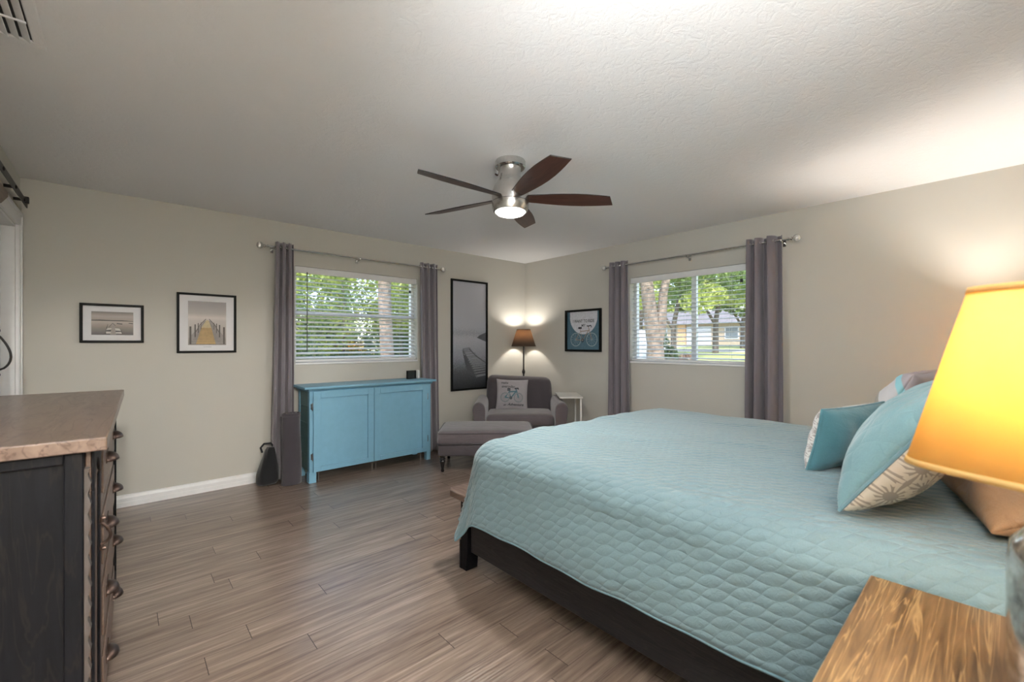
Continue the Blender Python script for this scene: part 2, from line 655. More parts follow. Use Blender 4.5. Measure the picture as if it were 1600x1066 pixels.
def text(bm, body, size, cx_, cy_, mapf, shear=0, off=.0007, mi=0, width=None, sx=1.0, spacing=1.0):
    """lettering turned into faces and laid on a surface through mapf(u, v, off)"""
    cu = bpy.data.curves.new('lettering', 'FONT')
    cu.body = body
    cu.size = size
    cu.shear = shear
    cu.offset = size * .022
    cu.align_x = 'CENTER'
    cu.align_y = 'CENTER'
    cu.resolution_u = 3
    cu.space_character = spacing
    to = bpy.data.objects.new('lettering', cu)
    COL.objects.link(to)
    bpy.context.view_layer.update()
    me = bpy.data.meshes.new_from_object(to.evaluated_get(bpy.context.evaluated_depsgraph_get()))
    bpy.data.objects.remove(to)
    xs_ = [v.co.x for v in me.vertices]
    sc = sx
    if width:
        sc = width / (max(xs_) - min(xs_))
    vs = [bm.verts.new(mapf(v.co.x * sc + cx_, v.co.y + cy_, off)) for v in me.vertices]
    for p in me.polygons:
        try:
            bm.faces.new([vs[i] for i in p.vertices]).material_index = mi
        except ValueError:
            pass
    bpy.data.meshes.remove(me)


# ------------------------------------------------------------------ room shell
H = 2.44
XW, YS = -4.875, -4.93      # west and south walls; north wall is y=0, east wall is x=0
T = .15
W1 = (-3.09, -1.752, 1.075, 2.04)     # window 1 in the north wall: x0,x1,z0,z1
W2 = (-3.022, -1.748, 1.063, 2.032)   # window 2 in the east wall: y0,y1,z0,z1
bm = B(); bx(bm, XW - T, T, YS - T, T, -.12, 0); struct('floor', bm, M['floor'])
bm = B(); bx(bm, XW - T, T, YS - T, T, H, H + .15); struct('ceiling', bm, M['ceiling'])
bm = B()
bx(bm, XW - T, W1[0], 0, T, 0, H); bx(bm, W1[1], T, 0, T, 0, H)
bx(bm, W1[0], W1[1], 0, T, 0, W1[2]); bx(bm, W1[0], W1[1], 0, T, W1[3], H)
struct('wall_north', bm, M['wall'])
bm = B()
bx(bm, 0, T, YS - T, W2[0], 0, H); bx(bm, 0, T, W2[1], 0, 0, H)
bx(bm, 0, T, W2[0], W2[1], 0, W2[2]); bx(bm, 0, T, W2[0], W2[1], W2[3], H)
struct('wall_east', bm, M['wall'])
bm = B()
HX0, HX1, HZ = -4.80, -4.0, 2.05  # doorway opening added to let the hall fill through
bx(bm, XW - T, HX0, YS - T, YS, 0, H); bx(bm, HX1, 0, YS - T, YS, 0, H); bx(bm, HX0, HX1, YS - T, YS, HZ, H)
struct('wall_south', bm, M['wall'])
# unseen hall shell, added around the fill lamp to shut out the sky
bm = B()
bx(bm, -5.15, -5.0, -7.4, YS - T, 0, H); bx(bm, -3.75, -3.6, -7.4, YS - T, 0, H); bx(bm, -5.0, -3.75, -7.4, -7.25, 0, H)
struct('wall_added_hall', bm, M['wall'])
bm = B(); bx(bm, -5.15, -3.6, -7.4, YS - T, H, H + .15); struct('ceiling_added_hall', bm, M['ceiling'])
bm = B(); bx(bm, -5.15, -3.6, -7.4, YS - T, -.12, 0); struct('floor_added_hall', bm, M['floor'])
bm = B()
for (a, c_, e, f_) in ((HX0 - .07, HX0, 0, HZ + .07), (HX1, HX1 + .07, 0, HZ + .07), (HX0, HX1, HZ, HZ + .07)):
    bx(bm, a, c_, YS, YS + .014, e, f_)
bx(bm, HX0, HX0 + .014, YS - T, YS, 0, HZ); bx(bm, HX1 - .014, HX1, YS - T, YS, 0, HZ); bx(bm, HX0, HX1, YS - T, YS, HZ - .014, HZ)
struct('trim_3', bm, M['trim'], bevel=.002)
# west wall with the barn door opening
DY0, DY1, DZ = -1.02, -.175, 2.075
bm = B()
bx(bm, XW - T, XW, YS, DY0, 0, H); bx(bm, XW - T, XW, DY1, 0, 0, H); bx(bm, XW - T, XW, DY0, DY1, DZ, H)
struct('wall_west', bm, M['wall'])


def baseboard(name, axis, a, b_, c_, sgn):
    prof = [(0, 0), (.016, 0), (.016, .035), (.013, .040), (.013, .066), (.010, .071), (.008, .090), (0, .094)]
    bm = B()
    poly = [(c_ + sgn * p, q) for p, q in prof]
    prism(bm, poly, axis, a, b_)
    o = struct(name, bm, M['trim'], angle=25)


baseboard('baseboard_north', 'x', XW, 0, 0, -1)
baseboard('baseboard_east', 'y', YS, 0, 0, -1)
baseboard('baseboard_west', 'y', YS, -1.115, XW, 1)
baseboard('baseboard_south', 'x', HX1 + .07, 0, YS, 1)


def door_trim():
    bm = B()
    cw = .095
    # casing with a raised outer band and inner bead
    for (y0, y1, z0, z1) in ((DY1, DY1 + cw, 0, DZ + cw), (DY0 - cw, DY0, 0, DZ + cw), (DY0, DY1, DZ, DZ + cw)):
        bx(bm, XW, XW + .016, y0, y1, z0, z1)
    bx(bm, XW + .016, XW + .024, DY1 + cw - .028, DY1 + cw, 0, DZ + cw)
    bx(bm, XW + .016, XW + .024, DY0 - cw, DY0 - cw + .028, 0, DZ + cw)
    bx(bm, XW + .016, XW + .024, DY0 - cw + .028, DY1 + cw - .028, DZ + cw - .028, DZ + cw)
    bx(bm, XW + .016, XW + .021, DY1, DY1 + .018, 0, DZ)
    # jambs inside the opening
    bx(bm, XW - T, XW, DY1 - .018, DY1, 0, DZ)
    bx(bm, XW - T, XW, DY0, DY0 + .018, 0, DZ)
    bx(bm, XW - T, XW, DY0 + .018, DY1 - .018, DZ - .018, DZ)
    struct('trim_1', bm, M['trim'], bevel=.002)


door_trim()
# header board for the barn rail
bm = B(); bx(bm, XW, XW + .022, -1.95, -.115, 2.185, 2.275)
struct('trim_2', bm, M['wall'], bevel=.003)

# white panelled door standing in the opening, and its iron pull
bm = B()
dx0, dx1 = XW - .10, XW - .062
bx(bm, dx0, dx1, DY0 + .02, DY1 - .02, .01, DZ - .02)
for (ya, yb, za, zb) in ((DY0 + .14, -.66, .2, .95), (-.56, DY1 - .12, .2, .95), (DY0 + .14, -.66, 1.1, 1.92), (-.56, DY1 - .12, 1.1, 1.92)):
    bx(bm, dx1, dx1 + .008, ya, yb, za, zb)
d1 = struct('door_1', bm, M['trim'], bevel=.004)


def pull(parent, mat, p0, p1, out, name='door_pull', r=.0055, foot=.032):
    """bow shaped pull between two feet; out = bow direction and depth"""
    bm = B()
    p0, p1, out = Vector(p0), Vector(p1), Vector(out)
    ax = (p1 - p0)
    pts = []
    for k in range(17):
        t = k / 16
        pts.append(p0 + ax * t + out * (math.sin(PI * t ** .72)) ** .8)
    tube(bm, pts, r, 8)
    for p, s_ in ((p0, -1), (p1, 1)):
        e = p + ax.normalized() * foot * s_
        tube(bm, [p, (p + e) / 2, e], [r * 1.1, r * 1.6, r * 1.1], 8)
        q = p + ax.normalized() * foot * .7 * s_
        tube(bm, [q - out.normalized() * .004, q + out.normalized() * .010], r * 1.2, 8)
    return obj(name, bm, mat, parent)


# ------------------------------------------------------------------ barn door and rail (west wall)
bd = thing('sliding_door', 'white sliding barn door with iron pull and brown top board, hanging at the far left edge', 'door', (XW + .042, -1.41, .02))
boxobj('door_leaf', M['trim'], bd, -.017, .017, -.24, .24, 0, 1.97, bevel=.003)
bm = B()
prism(bm, [(-.24, 1.972), (-.24, 2.075), (.425, 2.075), (.425, 2.05), (.24, 1.972)], 'x', -.010, .030)
obj('top_board', bm, M['drawer_wood'], bd, bevel=.002, label='brown wooden top board')
for yy in (-.12, .10):
    bm = B()
    bx(bm, .017, .022, yy - .02, yy + .02, 1.90, 2.16)
    lathe(bm, [(.028, -.011), (.036, -.009), (.030, 0), (.036, .009), (.028, .011)], 20, (.006, yy, 2.225), 'x')
    lathe(bm, [(.010, -.018), (.010, .030)], 12, (.006, yy, 2.225), 'x')
    bx(bm, .017, .022, yy - .012, yy + .012, 2.16, 2.235)
    obj('hanger', bm, M['iron'], bd)
pull(bd, M['iron'], (.020, .222, 1.12), (.020, .222, 1.30), (.045, 0, 0), 'door_pull', .005)

rail = thing('barn_door_rail', 'dark iron flat rail with bolts above the doorway in the left corner', 'rail', (XW + .066, -1.1, 2.19))
boxobj('bar', M['iron'], rail, -.003, .003, -.85, .80, -.022, .022, bevel=.001)
for yy in (-.75, -.37, .0, .36, .66):
    bm = B()
    lathe(bm, [(.010, -.043), (.010, .003)], 12, (0, yy, 0), 'x')
    lathe(bm, [(.011, .003), (.011, .008), (.006, .011)], 6, (0, yy, 0), 'x')
    obj('bolt', bm, M['iron'], rail)
bm = B()
bx(bm, -.006, .020, .690, .715, -.012, .03)
obj('stopper', bm, M['iron'], rail, bevel=.003)


# ------------------------------------------------------------------ windows, blinds
def make_window(name, axis, a0, a1, z0, z1, split):
    """axis 'x': north wall; axis 'y': east wall. Local u runs along the wall, w outwards"""
    def m3(bm, u0, u1, w0, w1, za, zb):
        if axis == 'x':
            bx(bm, u0, u1, w0, w1, za, zb)
        else:
            bx(bm, w0, w1, u0, u1, za, zb)
    fr = B()
    t = .035
    m3(fr, a0, a0 + t, .085, .14, z0, z1); m3(fr, a1 - t, a1, .085, .14, z0, z1)
    m3(fr, a0 + t, a1 - t, .085, .14, z0, z0 + t); m3(fr, a0 + t, a1 - t, .085, .14, z1 - t, z1)
    f = struct(name, fr, M['frame_white'], bevel=.003)
    s_ = B()
    if split == 'h':
        zm = z0 + (z1 - z0) * .53
        m3(s_, a0 + t, a1 - t, .088, .13, zm - .022, zm + .022)
        panes = ((a0 + t, a1 - t, z0 + t, zm - .022), (a0 + t, a1 - t, zm + .022, z1 - t))
    else:
        um = a0 + (a1 - a0) * .445
        m3(s_, um - .026, um + .026, .088, .13, z0 + t, z1 - t)
        panes = ((a0 + t, um - .026, z0 + t, z1 - t), (um + .026, a1 - t, z0 + t, z1 - t))
    obj('meeting_rail', s_, M['frame_white'], f, bevel=.003)
    for (u0, u1, za, zb) in panes:
        g_ = B(); m3(g_, u0, u1, .108, .112, za, zb)
        obj('pane', g_, M['glass'], f)
    sl = B()
    m3(sl, a0, a1, .0, .085, z0, z0 + .018)
    m3(sl, a0 - .0, a1 + .0, -.012, .0, z0 - .004, z0 + .018)
    obj('sill', sl, M['trim'], f, bevel=.004)


make_window('window_1', 'x', W1[0], W1[1], W1[2], W1[3], 'h')
make_window('window_2', 'y', W2[0], W2[1], W2[2], W2[3], 'v')


def make_blind(label, loc, rz, width, height, flip, tilt):
    """local x along the window, +y outwards, z from the sill up"""
    t = thing('window_blind', label, 'blind', loc, rz, 'white slatted blinds in the windows')
    hw = width / 2
    boxobj('valance', M['slat'], t, -hw, hw, .002, .012, height - .066, height - .002, bevel=.003)
    boxobj('head_rail', M['slat'], t, -hw + .004, hw - .004, .014, .064, height - .045, height - .004, bevel=.002)
    bm = B()
    zz = .062
    while zz < height - .07:
        n_ = 4
        for k in range(n_):
            # slightly crowned slat
            y0, y1 = .014 + .05 * k / n_, .014 + .05 * (k + 1) / n_
            c0 = .0022 * math.sin(PI * k / n_)
            c1_ = .0022 * math.sin(PI * (k + 1) / n_)
            za, zb = zz + tilt * (k / n_ - .5) * 2 + c0, zz + tilt * ((k + 1) / n_ - .5) * 2 + c1_
            v = [bm.verts.new(p) for p in ((-hw + .006, y0, za), (hw - .006, y0, za), (hw - .006, y1, zb), (-hw + .006, y1, zb),
                                           (-hw + .006, y0, za + .0028), (hw - .006, y0, za + .0028), (hw - .006, y1, zb + .0028), (-hw + .006, y1, zb + .0028))]
            for fi in ((3, 2, 1, 0), (4, 5, 6, 7), (0, 1, 5, 4), (2, 3, 7, 6), (1, 2, 6, 5), (3, 0, 4, 7)):
                bm.faces.new([v[i] for i in fi])
        zz += .0445
    bmesh.ops.remove_doubles(bm, verts=bm.verts, dist=.00001)
    obj('slats', bm, M['slat'], t)
    boxobj('bottom_rail', M['slat'], t, -hw + .005, hw - .005, .014, .064, .022, .046, bevel=.003)
    for fx_ in (-.36, 0, .36):
        for yy in (.0125, .0655):
            bm = B()
            tube(bm, [(fx_ * width, yy, .03), (fx_ * width, yy, height - .04)], .0010, 5)
            obj('ladder_cord', bm, M['cord'], t)
    bm = B()
    wx = -hw + .11 if not flip else hw - .07
    wl = .12 if not flip else .10
    if not flip:
        tube(bm, [(wx, -.004, height - .07), (wx, -.004, wl)], .0042, 8)
        tube(bm, [(wx, -.004, height - .055), (wx, -.004, height - .085)], .006, 8)
        obj('tilt_wand', bm, M['wand'], t)
        wx = hw - .10
    for k, dz in enumerate((.14, .14)):
        bm = B()
        xx = wx + .012 * k
        tube(bm, [(xx, -.004, height - .07), (xx, -.004, height - dz)], .0012, 5)
        lathe(bm, [(.003, 0), (.007, -.01), (.008, -.03), (.004, -.036)], 10, (xx, -.004, height - dz))
        obj('cord_tassel', bm, M['wand'], t)
    return t


make_blind('white horizontal blind in the window above the blue cabinet', ((W1[0] + W1[1]) / 2, 0.005, W1[2]), 0, W1[1] - W1[0] - .006, W1[3] - W1[2], False, .0085)
make_blind('white horizontal blind in the window behind the bed, showing the yard and house', (0.005, (W2[0] + W2[1]) / 2, W2[2]), R(-90), W2[1] - W2[0] - .006, W2[3] - W2[2], True, .005)


# ------------------------------------------------------------------ curtain rods
def make_rod(label, loc, rz, length, mid):
    t = thing('curtain_rod', label, 'curtain rod', loc, rz, 'curtain rods over the windows')
    bm = B()
    hl = length / 2
    tube(bm, [(-hl + .07, 0, 0), (mid, 0, 0)], .0095, 12)
    tube(bm, [(mid, 0, 0), (hl - .07, 0, 0)], .0080, 12)
    obj('rod', bm, M['steel'], t)
    for s_ in (-1, 1):
        f = B()
        prof = [(.0095, 0), (.014, .004), (.014, .012), (.009, .016), (.009, .024), (.016, .030), (.016, .036), (.010, .040)]
        lathe(f, [(r, (hl - .075 + h) * s_) for r, h in prof], 16, (0, 0, 0), 'x')
        fo = obj('finial_collar', f, M['steel'], t)
        f = B()
        lathe(f, [(.003 + .0285 * math.sin(PI * (k + .4) / 10.8), (hl - .034 + .029 * (1 - math.cos(PI * (k + .4) / 10.8))) * s_) for k in range(11)], 18, (0, 0, 0), 'x')
        obj('finial', f, M['crystal'], fo)
    for xx in (-hl + .12, mid + .02, hl - .12):
        f = B()
        # bracket: wall plate, arm and cup
        bx(f, xx - .012, xx + .012, .082, .09, -.045, .02)
        tube(f, [(xx, .085, -.01), (xx, .03, -.022), (xx, .0, -.014)], .005, 8)
        tube(f, [(xx, -.014, .004), (xx, -.012, -.010), (xx, 0, -.016), (xx, .012, -.010), (xx, .014, .006)], .0035, 8)
        obj('bracket', f, M['steel'], t)
    return t


make_rod('brushed silver curtain rod with glass ball ends above the window over the blue cabinet', (-2.43, -.09, 2.175), 0, 1.97, -.07)
make_rod('brushed silver curtain rod with glass ball ends above the window behind the bed', (-.09, -2.44, 2.175), R(-90), 1.99, .0)


# ------------------------------------------------------------------ curtains
def make_curtain(label, loc, rz, wt, wb, folds, amp, dx=0, seed=0, zt=2.222, wide_last=0, waist=None):
    """local x along the rod, y = towards the wall (+)"""
    t = thing('curtain', label, 'curtain', loc, rz, 'grey curtain panels beside the windows')
    rnd_ = random.Random(seed)
    NX, NZ = folds * 14, 46
    ph = [rnd_.uniform(-.25, .25) for _ in range(folds * 2 + 3)]
    bm = B()
    grid = []
    z0 = .012
    for k in range(NZ + 1):
        v = k / NZ
        zz = z0 + (zt - z0) * v
        half = (wb + (wt - wb) * v) / 2
        if waist:
            half *= 1 - waist * math.exp(-((v - .45) / .3) ** 2)
        off = dx * (1 - v) ** 1.3
        rowv = []
        for i in range(NX + 1):
            s_ = i / NX
            sw = s_
            if wide_last:
                sw = s_ ** wide_last
            phs = 2 * PI * folds * s_
            kk = int(s_ * folds * 2)
            wob = ph[kk % len(ph)] * (1 - v) * .6
            a_ = amp * (.85 + .15 * math.sin(3.1 * s_ + seed)) * (1.0 + .35 * (1 - v) * math.sin(5 * s_ + 3 * v + seed))
            yy = -a_ * math.copysign(abs(math.sin(phs / 1 + wob)) ** .8, math.sin(phs + wob))
            xx = (sw * 2 - 1) * half + off + .010 * math.cos(phs * 2) * (1 if .02 < s_ < .98 else 0)
            rowv.append(bm.verts.new((xx, yy, zz)))
        grid.append(rowv)
    for k in range(NZ):
        for i in range(NX):
            bm.faces.new((grid[k][i], grid[k][i + 1], grid[k + 1][i + 1], grid[k + 1][i]))
    obj('cloth', bm, M['curtain'], t, solid=.003, angle=80)
    # steel grommets where the cloth crosses the rod
    for q in range(folds * 2):
        s_ = (q + .5) / (folds * 2) if False else q / (folds * 2)
        if q == 0:
            s_ = .012
        sw = s_ ** wide_last if wide_last else s_
        xx = (sw * 2 - 1) * wt / 2
        g_ = B()
        tube(g_, [(xx, .023 * math.cos(2 * PI * a / 16), 2.175 + .023 * math.sin(2 * PI * a / 16)) for a in range(16)], .0035, 6, closed=True)
        obj('grommet', g_, M['steel'], t)
    # sewn header line
    return t


make_curtain('grey curtain left of the blue cabinet, with the black bag at its foot', (-3.205, -.09, 0), 0, .155, .20, 3, .042, dx=-.02, seed=1)
make_curtain('grey curtain hanging between the blue cabinet and the tall jetty picture', (-1.65, -.09, 0), 0, .235, .225, 3, .036, dx=.035, seed=5)
make_curtain('grey curtain just right of the small bicycle picture', (-.09, -1.655, 0), R(-90), .225, .29, 3, .036, dx=-.0, seed=9)
make_curtain('wide grey curtain on the right side of the window behind the bed', (-.09, -3.18, 0), R(-90), .27, .30, 3, .050, dx=0, seed=12, wide_last=1.35)


# ------------------------------------------------------------------ pictures
def make_frame(name, label, cat, loc, rz, w_, h_, bar, matw, depth=.022, bar_mat=None):
    """local x right, y towards wall, z up; centre at loc; returns the thing, the print size"""
    t = thing(name, label, cat, loc, rz)
    bm = B()
    hw, hh_ = w_ / 2, h_ / 2
    for (a, c_, e, f_) in ((-hw, hw, hh_ - bar, hh_), (-hw, hw, -hh_, -hh_ + bar), (-hw, -hw + bar, -hh_ + bar, hh_ - bar), (hw - bar, hw, -hh_ + bar, hh_ - bar)):
        bx(bm, a, c_, -depth, -.001, e, f_)
    obj('frame', bm, bar_mat or M['black_frame'], t, bevel=.0015)
    iw, ih = hw - bar, hh_ - bar
    if matw:
        boxobj('mat_board', M['mat_board'], t, -iw, iw, -.008, -.002, -ih, ih, bevel=0)
        iw, ih = matw
    def mapf(u, v, off):
        return ((u * 2 - 1) * iw, (-.0085 if matw else -.006) - off, (v * 2 - 1) * ih)
    return t, mapf, iw, ih


M['mat_board'] = plain('white_mat_board', (.74, .73, .74), .8, var=.01)


def flat(name, col, rough=.5):
    return plain(name, col, rough, var=.10, scale=45)


def grad(name, stops, noise_amt=.06, nscale=(6, 6, 14), h=1.0, rough=.45):
    """printed picture ground: colours by height within the print"""
    m, nt, b = new_mat(name)
    n = N(nt)
    x, y, z = n.sep(n.coord())
    nz_ = n.noise(n.coord(scale=nscale), 4, 5, .65, .6)
    v = n.m('ADD', n.m('ADD', n.m('DIVIDE', z, h), .5), n.m('MULTIPLY', n.m('SUBTRACT', nz_, .5), noise_amt))
    nt.links.new(n.ramp(v, stops), b.inputs['Base Color'])
    b.inputs['Roughness'].default_value = rough
    return m


# picture 1: boats at a dock
t, mp, iw, ih = make_frame('framed_picture', 'small wide black framed sepia print of boats at a dock, leftmost on the wall', 'picture', (-4.396, 0, 1.433), 0, .366, .298, .018, (.1195, .089))
bm = B()
poly2(bm, [(0, 0), (1, 0), (1, 1), (0, 1)], mp, 0, 0)
poly2(bm, [(0, .60), (1, .60), (1, .625), (.7, .645), (.45, .64), (.2, .655), (0, .64)], mp, 1, .0003)
poly2(bm, [(.30, .04), (.36, .22), (.44, .30), (.56, .30), (.70, .22), (.74, .04)], mp, 1, .0004)
poly2(bm, [(.33, .20), (.48, .24), (.47, .30), (.38, .30)], mp, 2, .0006)
poly2(bm, [(.53, .20), (.70, .18), (.66, .28), (.55, .30)], mp, 2, .0006)
poly2(bm, [(.34, .06), (.50, .06), (.51, .14), (.34, .15)], mp, 2, .0006)
poly2(bm, [(.55, .06), (.72, .06), (.70, .14), (.55, .13)], mp, 2, .0006)
poly2(bm, [(.44, .02), (.58, .02), (.53, .50), (.49, .50)], mp, 3, .0008)
for k in range(7):
    v_ = .05 + k * .065
    ribbon(bm, [(.455 + k * .006, v_), (.575 - k * .007, v_)], .006, mp, mi=1, off=.0009)
for (u0, v0, u1, v1) in ((.36, .30, .38, .46), (.40, .32, .50, .52), (.50, .52, .56, .40), (.33, .12, .36, .36), (.72, .08, .70, .2)):
    ribbon(bm, [(u0, v0), (u1, v1)], .012, mp, mi=1, off=.001)
poly2(bm, [(.59, .48), (.73, .46), (.73, .50), (.60, .52)], mp, 1, .0006)
poly2(bm, [(.88, .51), (.99, .49), (.99, .53), (.89, .54)], mp, 1, .0006)
obj('print', bm, [grad('sepia_water_print', [(0, (.06, .05, .046)), (.3, (.20, .165, .14)), (.6, (.42, .35, .29)), (.66, (.30, .25, .21)), (.8, (.36, .30, .26)), (1, (.13, .11, .10))], .1, h=.178),
                  flat('print_dark_sepia', (.035, .03, .028)), flat('print_boat_white', (.50, .46, .42)), flat('print_dock_planks', (.30, .26, .23))], t)

# picture 2: pier with posts
t, mp, iw, ih = make_frame('framed_picture', 'square-ish black framed print of a golden wooden pier, left of the grey curtain', 'picture', (-3.793, 0, 1.453), 0, .424, .508, .018, (.136, .187))
bm = B()
poly2(bm, [(0, 0), (1, 0), (1, 1), (0, 1)], mp, 0, 0)
poly2(bm, [(0, 0), (1, 0), (.98, .16), (.60, .55), (.49, .58), (.42, .55), (.02, .16)], mp, 1, .0003)
poly2(bm, [(.20, .02), (.72, .02), (.60, .40), (.34, .40)], mp, 2, .0004)
poly2(bm, [(.34, .40), (.60, .40), (.53, .57), (.47, .57)], mp, 3, .0005)
for k in range(16):
    v_ = .02 + .54 * (1 - (1 - k / 16) ** 1.0) ** .8
    hwk = .48 * (1 - v_ / .60)
    ribbon(bm, [(.5 - hwk, v_), (.5 + hwk, v_)], .005, mp, mi=4, off=.0007)
for sgn in (-1, 1):
    ribbon(bm, [(.5 + sgn * .30, .30), (.5 + sgn * .20, .46), (.5 + sgn * .04, .60)], .016, mp, mi=4, off=.0008)
    for (u_, v0, v1, wd) in ((.44, .02, .42, .05), (.32, .18, .47, .036), (.24, .28, .50, .024), (.17, .36, .52, .016)):
        ribbon(bm, [(.5 + sgn * u_, v0), (.5 + sgn * u_, v1)], wd, mp, mi=4, off=.0009)
obj('print', bm, [grad('pier_sky_print', [(0, (.30, .27, .24)), (.55, (.50, .45, .42)), (.63, (.60, .54, .50)), (.72, (.40, .36, .34)), (1, (.27, .25, .24))], .05, h=.374),
                  flat('print_pier_grey', (.27, .24, .22)), flat('print_pier_gold', (.46, .30, .12)), flat('print_pier_pale', (.58, .46, .26)), flat('print_pier_post', (.075, .06, .05))], t)
bm = B()
# the printed caption is too small to read in the photo: one faint grey line
ribbon(bm, [(-.03, -ih - .016), (.03, -ih - .016)], .004, lambda u, v, o_: (u, -.0085 - o_, v))
obj('caption', bm, flat('caption_grey', (.45, .44, .43)), t)

# picture 3: tall foggy lake
t, mp, iw, ih = make_frame('framed_picture', 'tall narrow black framed grey photo of a broken jetty on a foggy lake', 'picture', (-.994, 0, 1.389), 0, .582, 1.412, .024, None)
bm = B()
poly2(bm, [(0, 0), (1, 0), (1, 1), (0, 1)], mp, 0, 0)
poly2(bm, [(.72, .478), (.80, .50), (.90, .515), (1, .53), (1, .44), (.88, .455)], mp, 1, .0003)
poly2(bm, [(.28, .365), (.34, .34), (.58, .22), (.74, .09), (.62, .11), (.42, .17), (.36, .24)], mp, 2, .0004)


def jet(v0, v1, l0, l1, r0, r1, mi):
    poly2(bm, [(l0, v0), (r0, v0 + .012), (r1, v1 + .012), (l1, v1)], mp, mi, .0007)


rows_ = [(.375, .33, .29, .33, .50, .60), (.325, .31, .31, .35, .66, .69), (.305, .28, .42, .44, .70, .76), (.268, .258, .45, .46, .84, .88), (.25, .235, .48, .50, .88, .92), (.228, .218, .52, .53, .96, .99),
         (.208, .198, .55, .56, .99, .99), (.188, .178, .57, .58, .99, .99), (.166, .156, .60, .61, .99, .99), (.142, .132, .63, .65, .99, .99), (.118, .098, .68, .70, .99, .99)]
for rw in rows_:
    jet(rw[0], rw[1], rw[2], rw[3], rw[4], rw[5], 3)
ribbon(bm, [(.30, .37), (.44, .27), (.74, .095)], .012, mp, mi=1, off=.0009)
ribbon(bm, [(.48, .372), (.70, .30), (.99, .235)], .012, mp, mi=1, off=.0009)
obj('print', bm, [grad('foggy_lake_print', [(0, (.025, .027, .03)), (.16, (.07, .075, .085)), (.30, (.27, .28, .32)), (.48, (.42, .43, .47)), (.515, (.28, .29, .32)), (.56, (.40, .41, .45)), (1, (.44, .44, .48))], .30, (14, 6, 30), h=1.364, rough=.3),
                  flat('print_fog_dark', (.10, .105, .115)), flat('print_jetty_shadow', (.07, .075, .085)), flat('print_jetty_plank', (.21, .22, .24))], t)


def bicycle(bm, cx_, cy_, s, mapf, mw, mfr, ms, off=.001, lw=.02):
    """bicycle drawing, about 2 units wide times s"""
    def P_(u, v):
        return (cx_ + u * s, cy_ + v * s)
    for c0 in (-.62, .62):
        ribbon(bm, [P_(c0 + .40 * math.cos(2 * PI * k / 28), .40 * math.sin(2 * PI * k / 28)) for k in range(28)], lw * .9, mapf, True, mw, off)
        for k in range(6):
            a = PI * k / 6
            ribbon(bm, [P_(c0 - .38 * math.cos(a), -.38 * math.sin(a)), P_(c0 + .38 * math.cos(a), .38 * math.sin(a))], lw * .25, mapf, False, mw, off)
    ribbon(bm, [P_(-.62, 0), P_(-.08, -.05), P_(.40, .58)], lw, mapf, False, mfr, off * 1.3)
    ribbon(bm, [P_(-.62, 0), P_(-.24, .50), P_(-.08, -.05)], lw, mapf, False, mfr, off * 1.3)
    ribbon(bm, [P_(-.24, .50), P_(.38, .56)], lw, mapf, False, mfr, off * 1.4)
    ribbon(bm, [P_(.62, 0), P_(.36, .80)], lw, mapf, False, mfr, off * 1.3)
    ribbon(bm, [P_(-.24, .50), P_(-.29, .70)], lw * .8, mapf, False, mfr, off * 1.3)
    ribbon(bm, [P_(-.42, .72), P_(-.14, .72)], lw * 2.4, mapf, False, ms, off * 1.5)
    ribbon(bm, [P_(.24, .84), P_(.38, .82), P_(.56, .86), (P_(.60, .74)[0], P_(.6, .74)[1])], lw * 1.3, mapf, False, ms, off * 1.5)
    ribbon(bm, [P_(-.08 + .09 * math.cos(2 * PI * k / 16), -.05 + .09 * math.sin(2 * PI * k / 16)) for k in range(16)], lw * .8, mapf, True, ms, off * 1.5)


# picture 4: bicycle poster on the east wall
t, mp, iw, ih = make_frame('framed_poster', 'small black framed blue poster of a bicycle with lettering, right of the floor lamp', 'poster', (0, -1.07, 1.446), R(-90), .572, .532, .026, None, .028)
def mpl(u, v, off):
    return (u, -.006 - off, v)
bm = B()
poly2(bm, [(0, 0), (1, 0), (1, 1), (0, 1)], mp, 0, 0)
pts = []
for k in range(41):
    a = PI + PI * k / 40
    pts.append((.51 + .42 * math.cos(a), .86 + .46 * math.sin(a)))
pts += [(.93, .9999), (.09, .9999)]
poly2(bm, pts, mp, 1, .0003)
obj('print', bm, [flat('poster_blue', (.075, .155, .205)), flat('poster_white', (.60, .60, .64))], t)
bm = B()
bicycle(bm, .01, -.115, .205, mpl, 0, 1, 2, .0012, .010)
obj('bicycle_drawing', bm, [flat('drawing_pale', (.34, .40, .42)), flat('drawing_frame', (.30, .22, .17)), flat('drawing_dark', (.02, .02, .03))], t)
bm = B()
M['ink'] = flat('lettering_dark', (.06, .06, .07))
text(bm, 'I WANT TO RIDE', .052, .005, .118, mpl, off=.001, width=.34)
obj('lettering', bm, M['ink'], t)
bm = B()
text(bm, 'MY', .046, .005, .062, mpl, off=.001)
obj('lettering', bm, M['ink'], t)

# ------------------------------------------------------------------ blue radiator-style cabinet
cb = thing('cabinet', 'light blue painted low cabinet with two flat panel doors under the left window', 'cabinet', (-2.435, 0, 0))
X0, X1, FY, TZ = -.635, .635, -.375, .862
boxobj('top', M['blue'], cb, -.69, .682, -.425, -.02, TZ, TZ + .022, bevel=.004)
bm = B()
prism(bm, [(-.402, TZ), (-.402, TZ - .006), (-.382, TZ - .024), (-.03, TZ - .024), (-.03, TZ)], 'x', X0 - .012, X1 + .012)
obj('top_moulding', bm, M['blue'], cb)
bm = B()
for xx in (X0, X1 - .05):
    bx(bm, xx, xx + .05, FY, FY + .05, 0, TZ - .024)
    bx(bm, xx, xx + .05, -.085, -.035, 0, TZ - .024)
bx(bm, X0 + .05, X1 - .05, FY, FY + .03, TZ - .10, TZ - .024)
obj('carcass', bm, M['blue'], cb, bevel=.002)
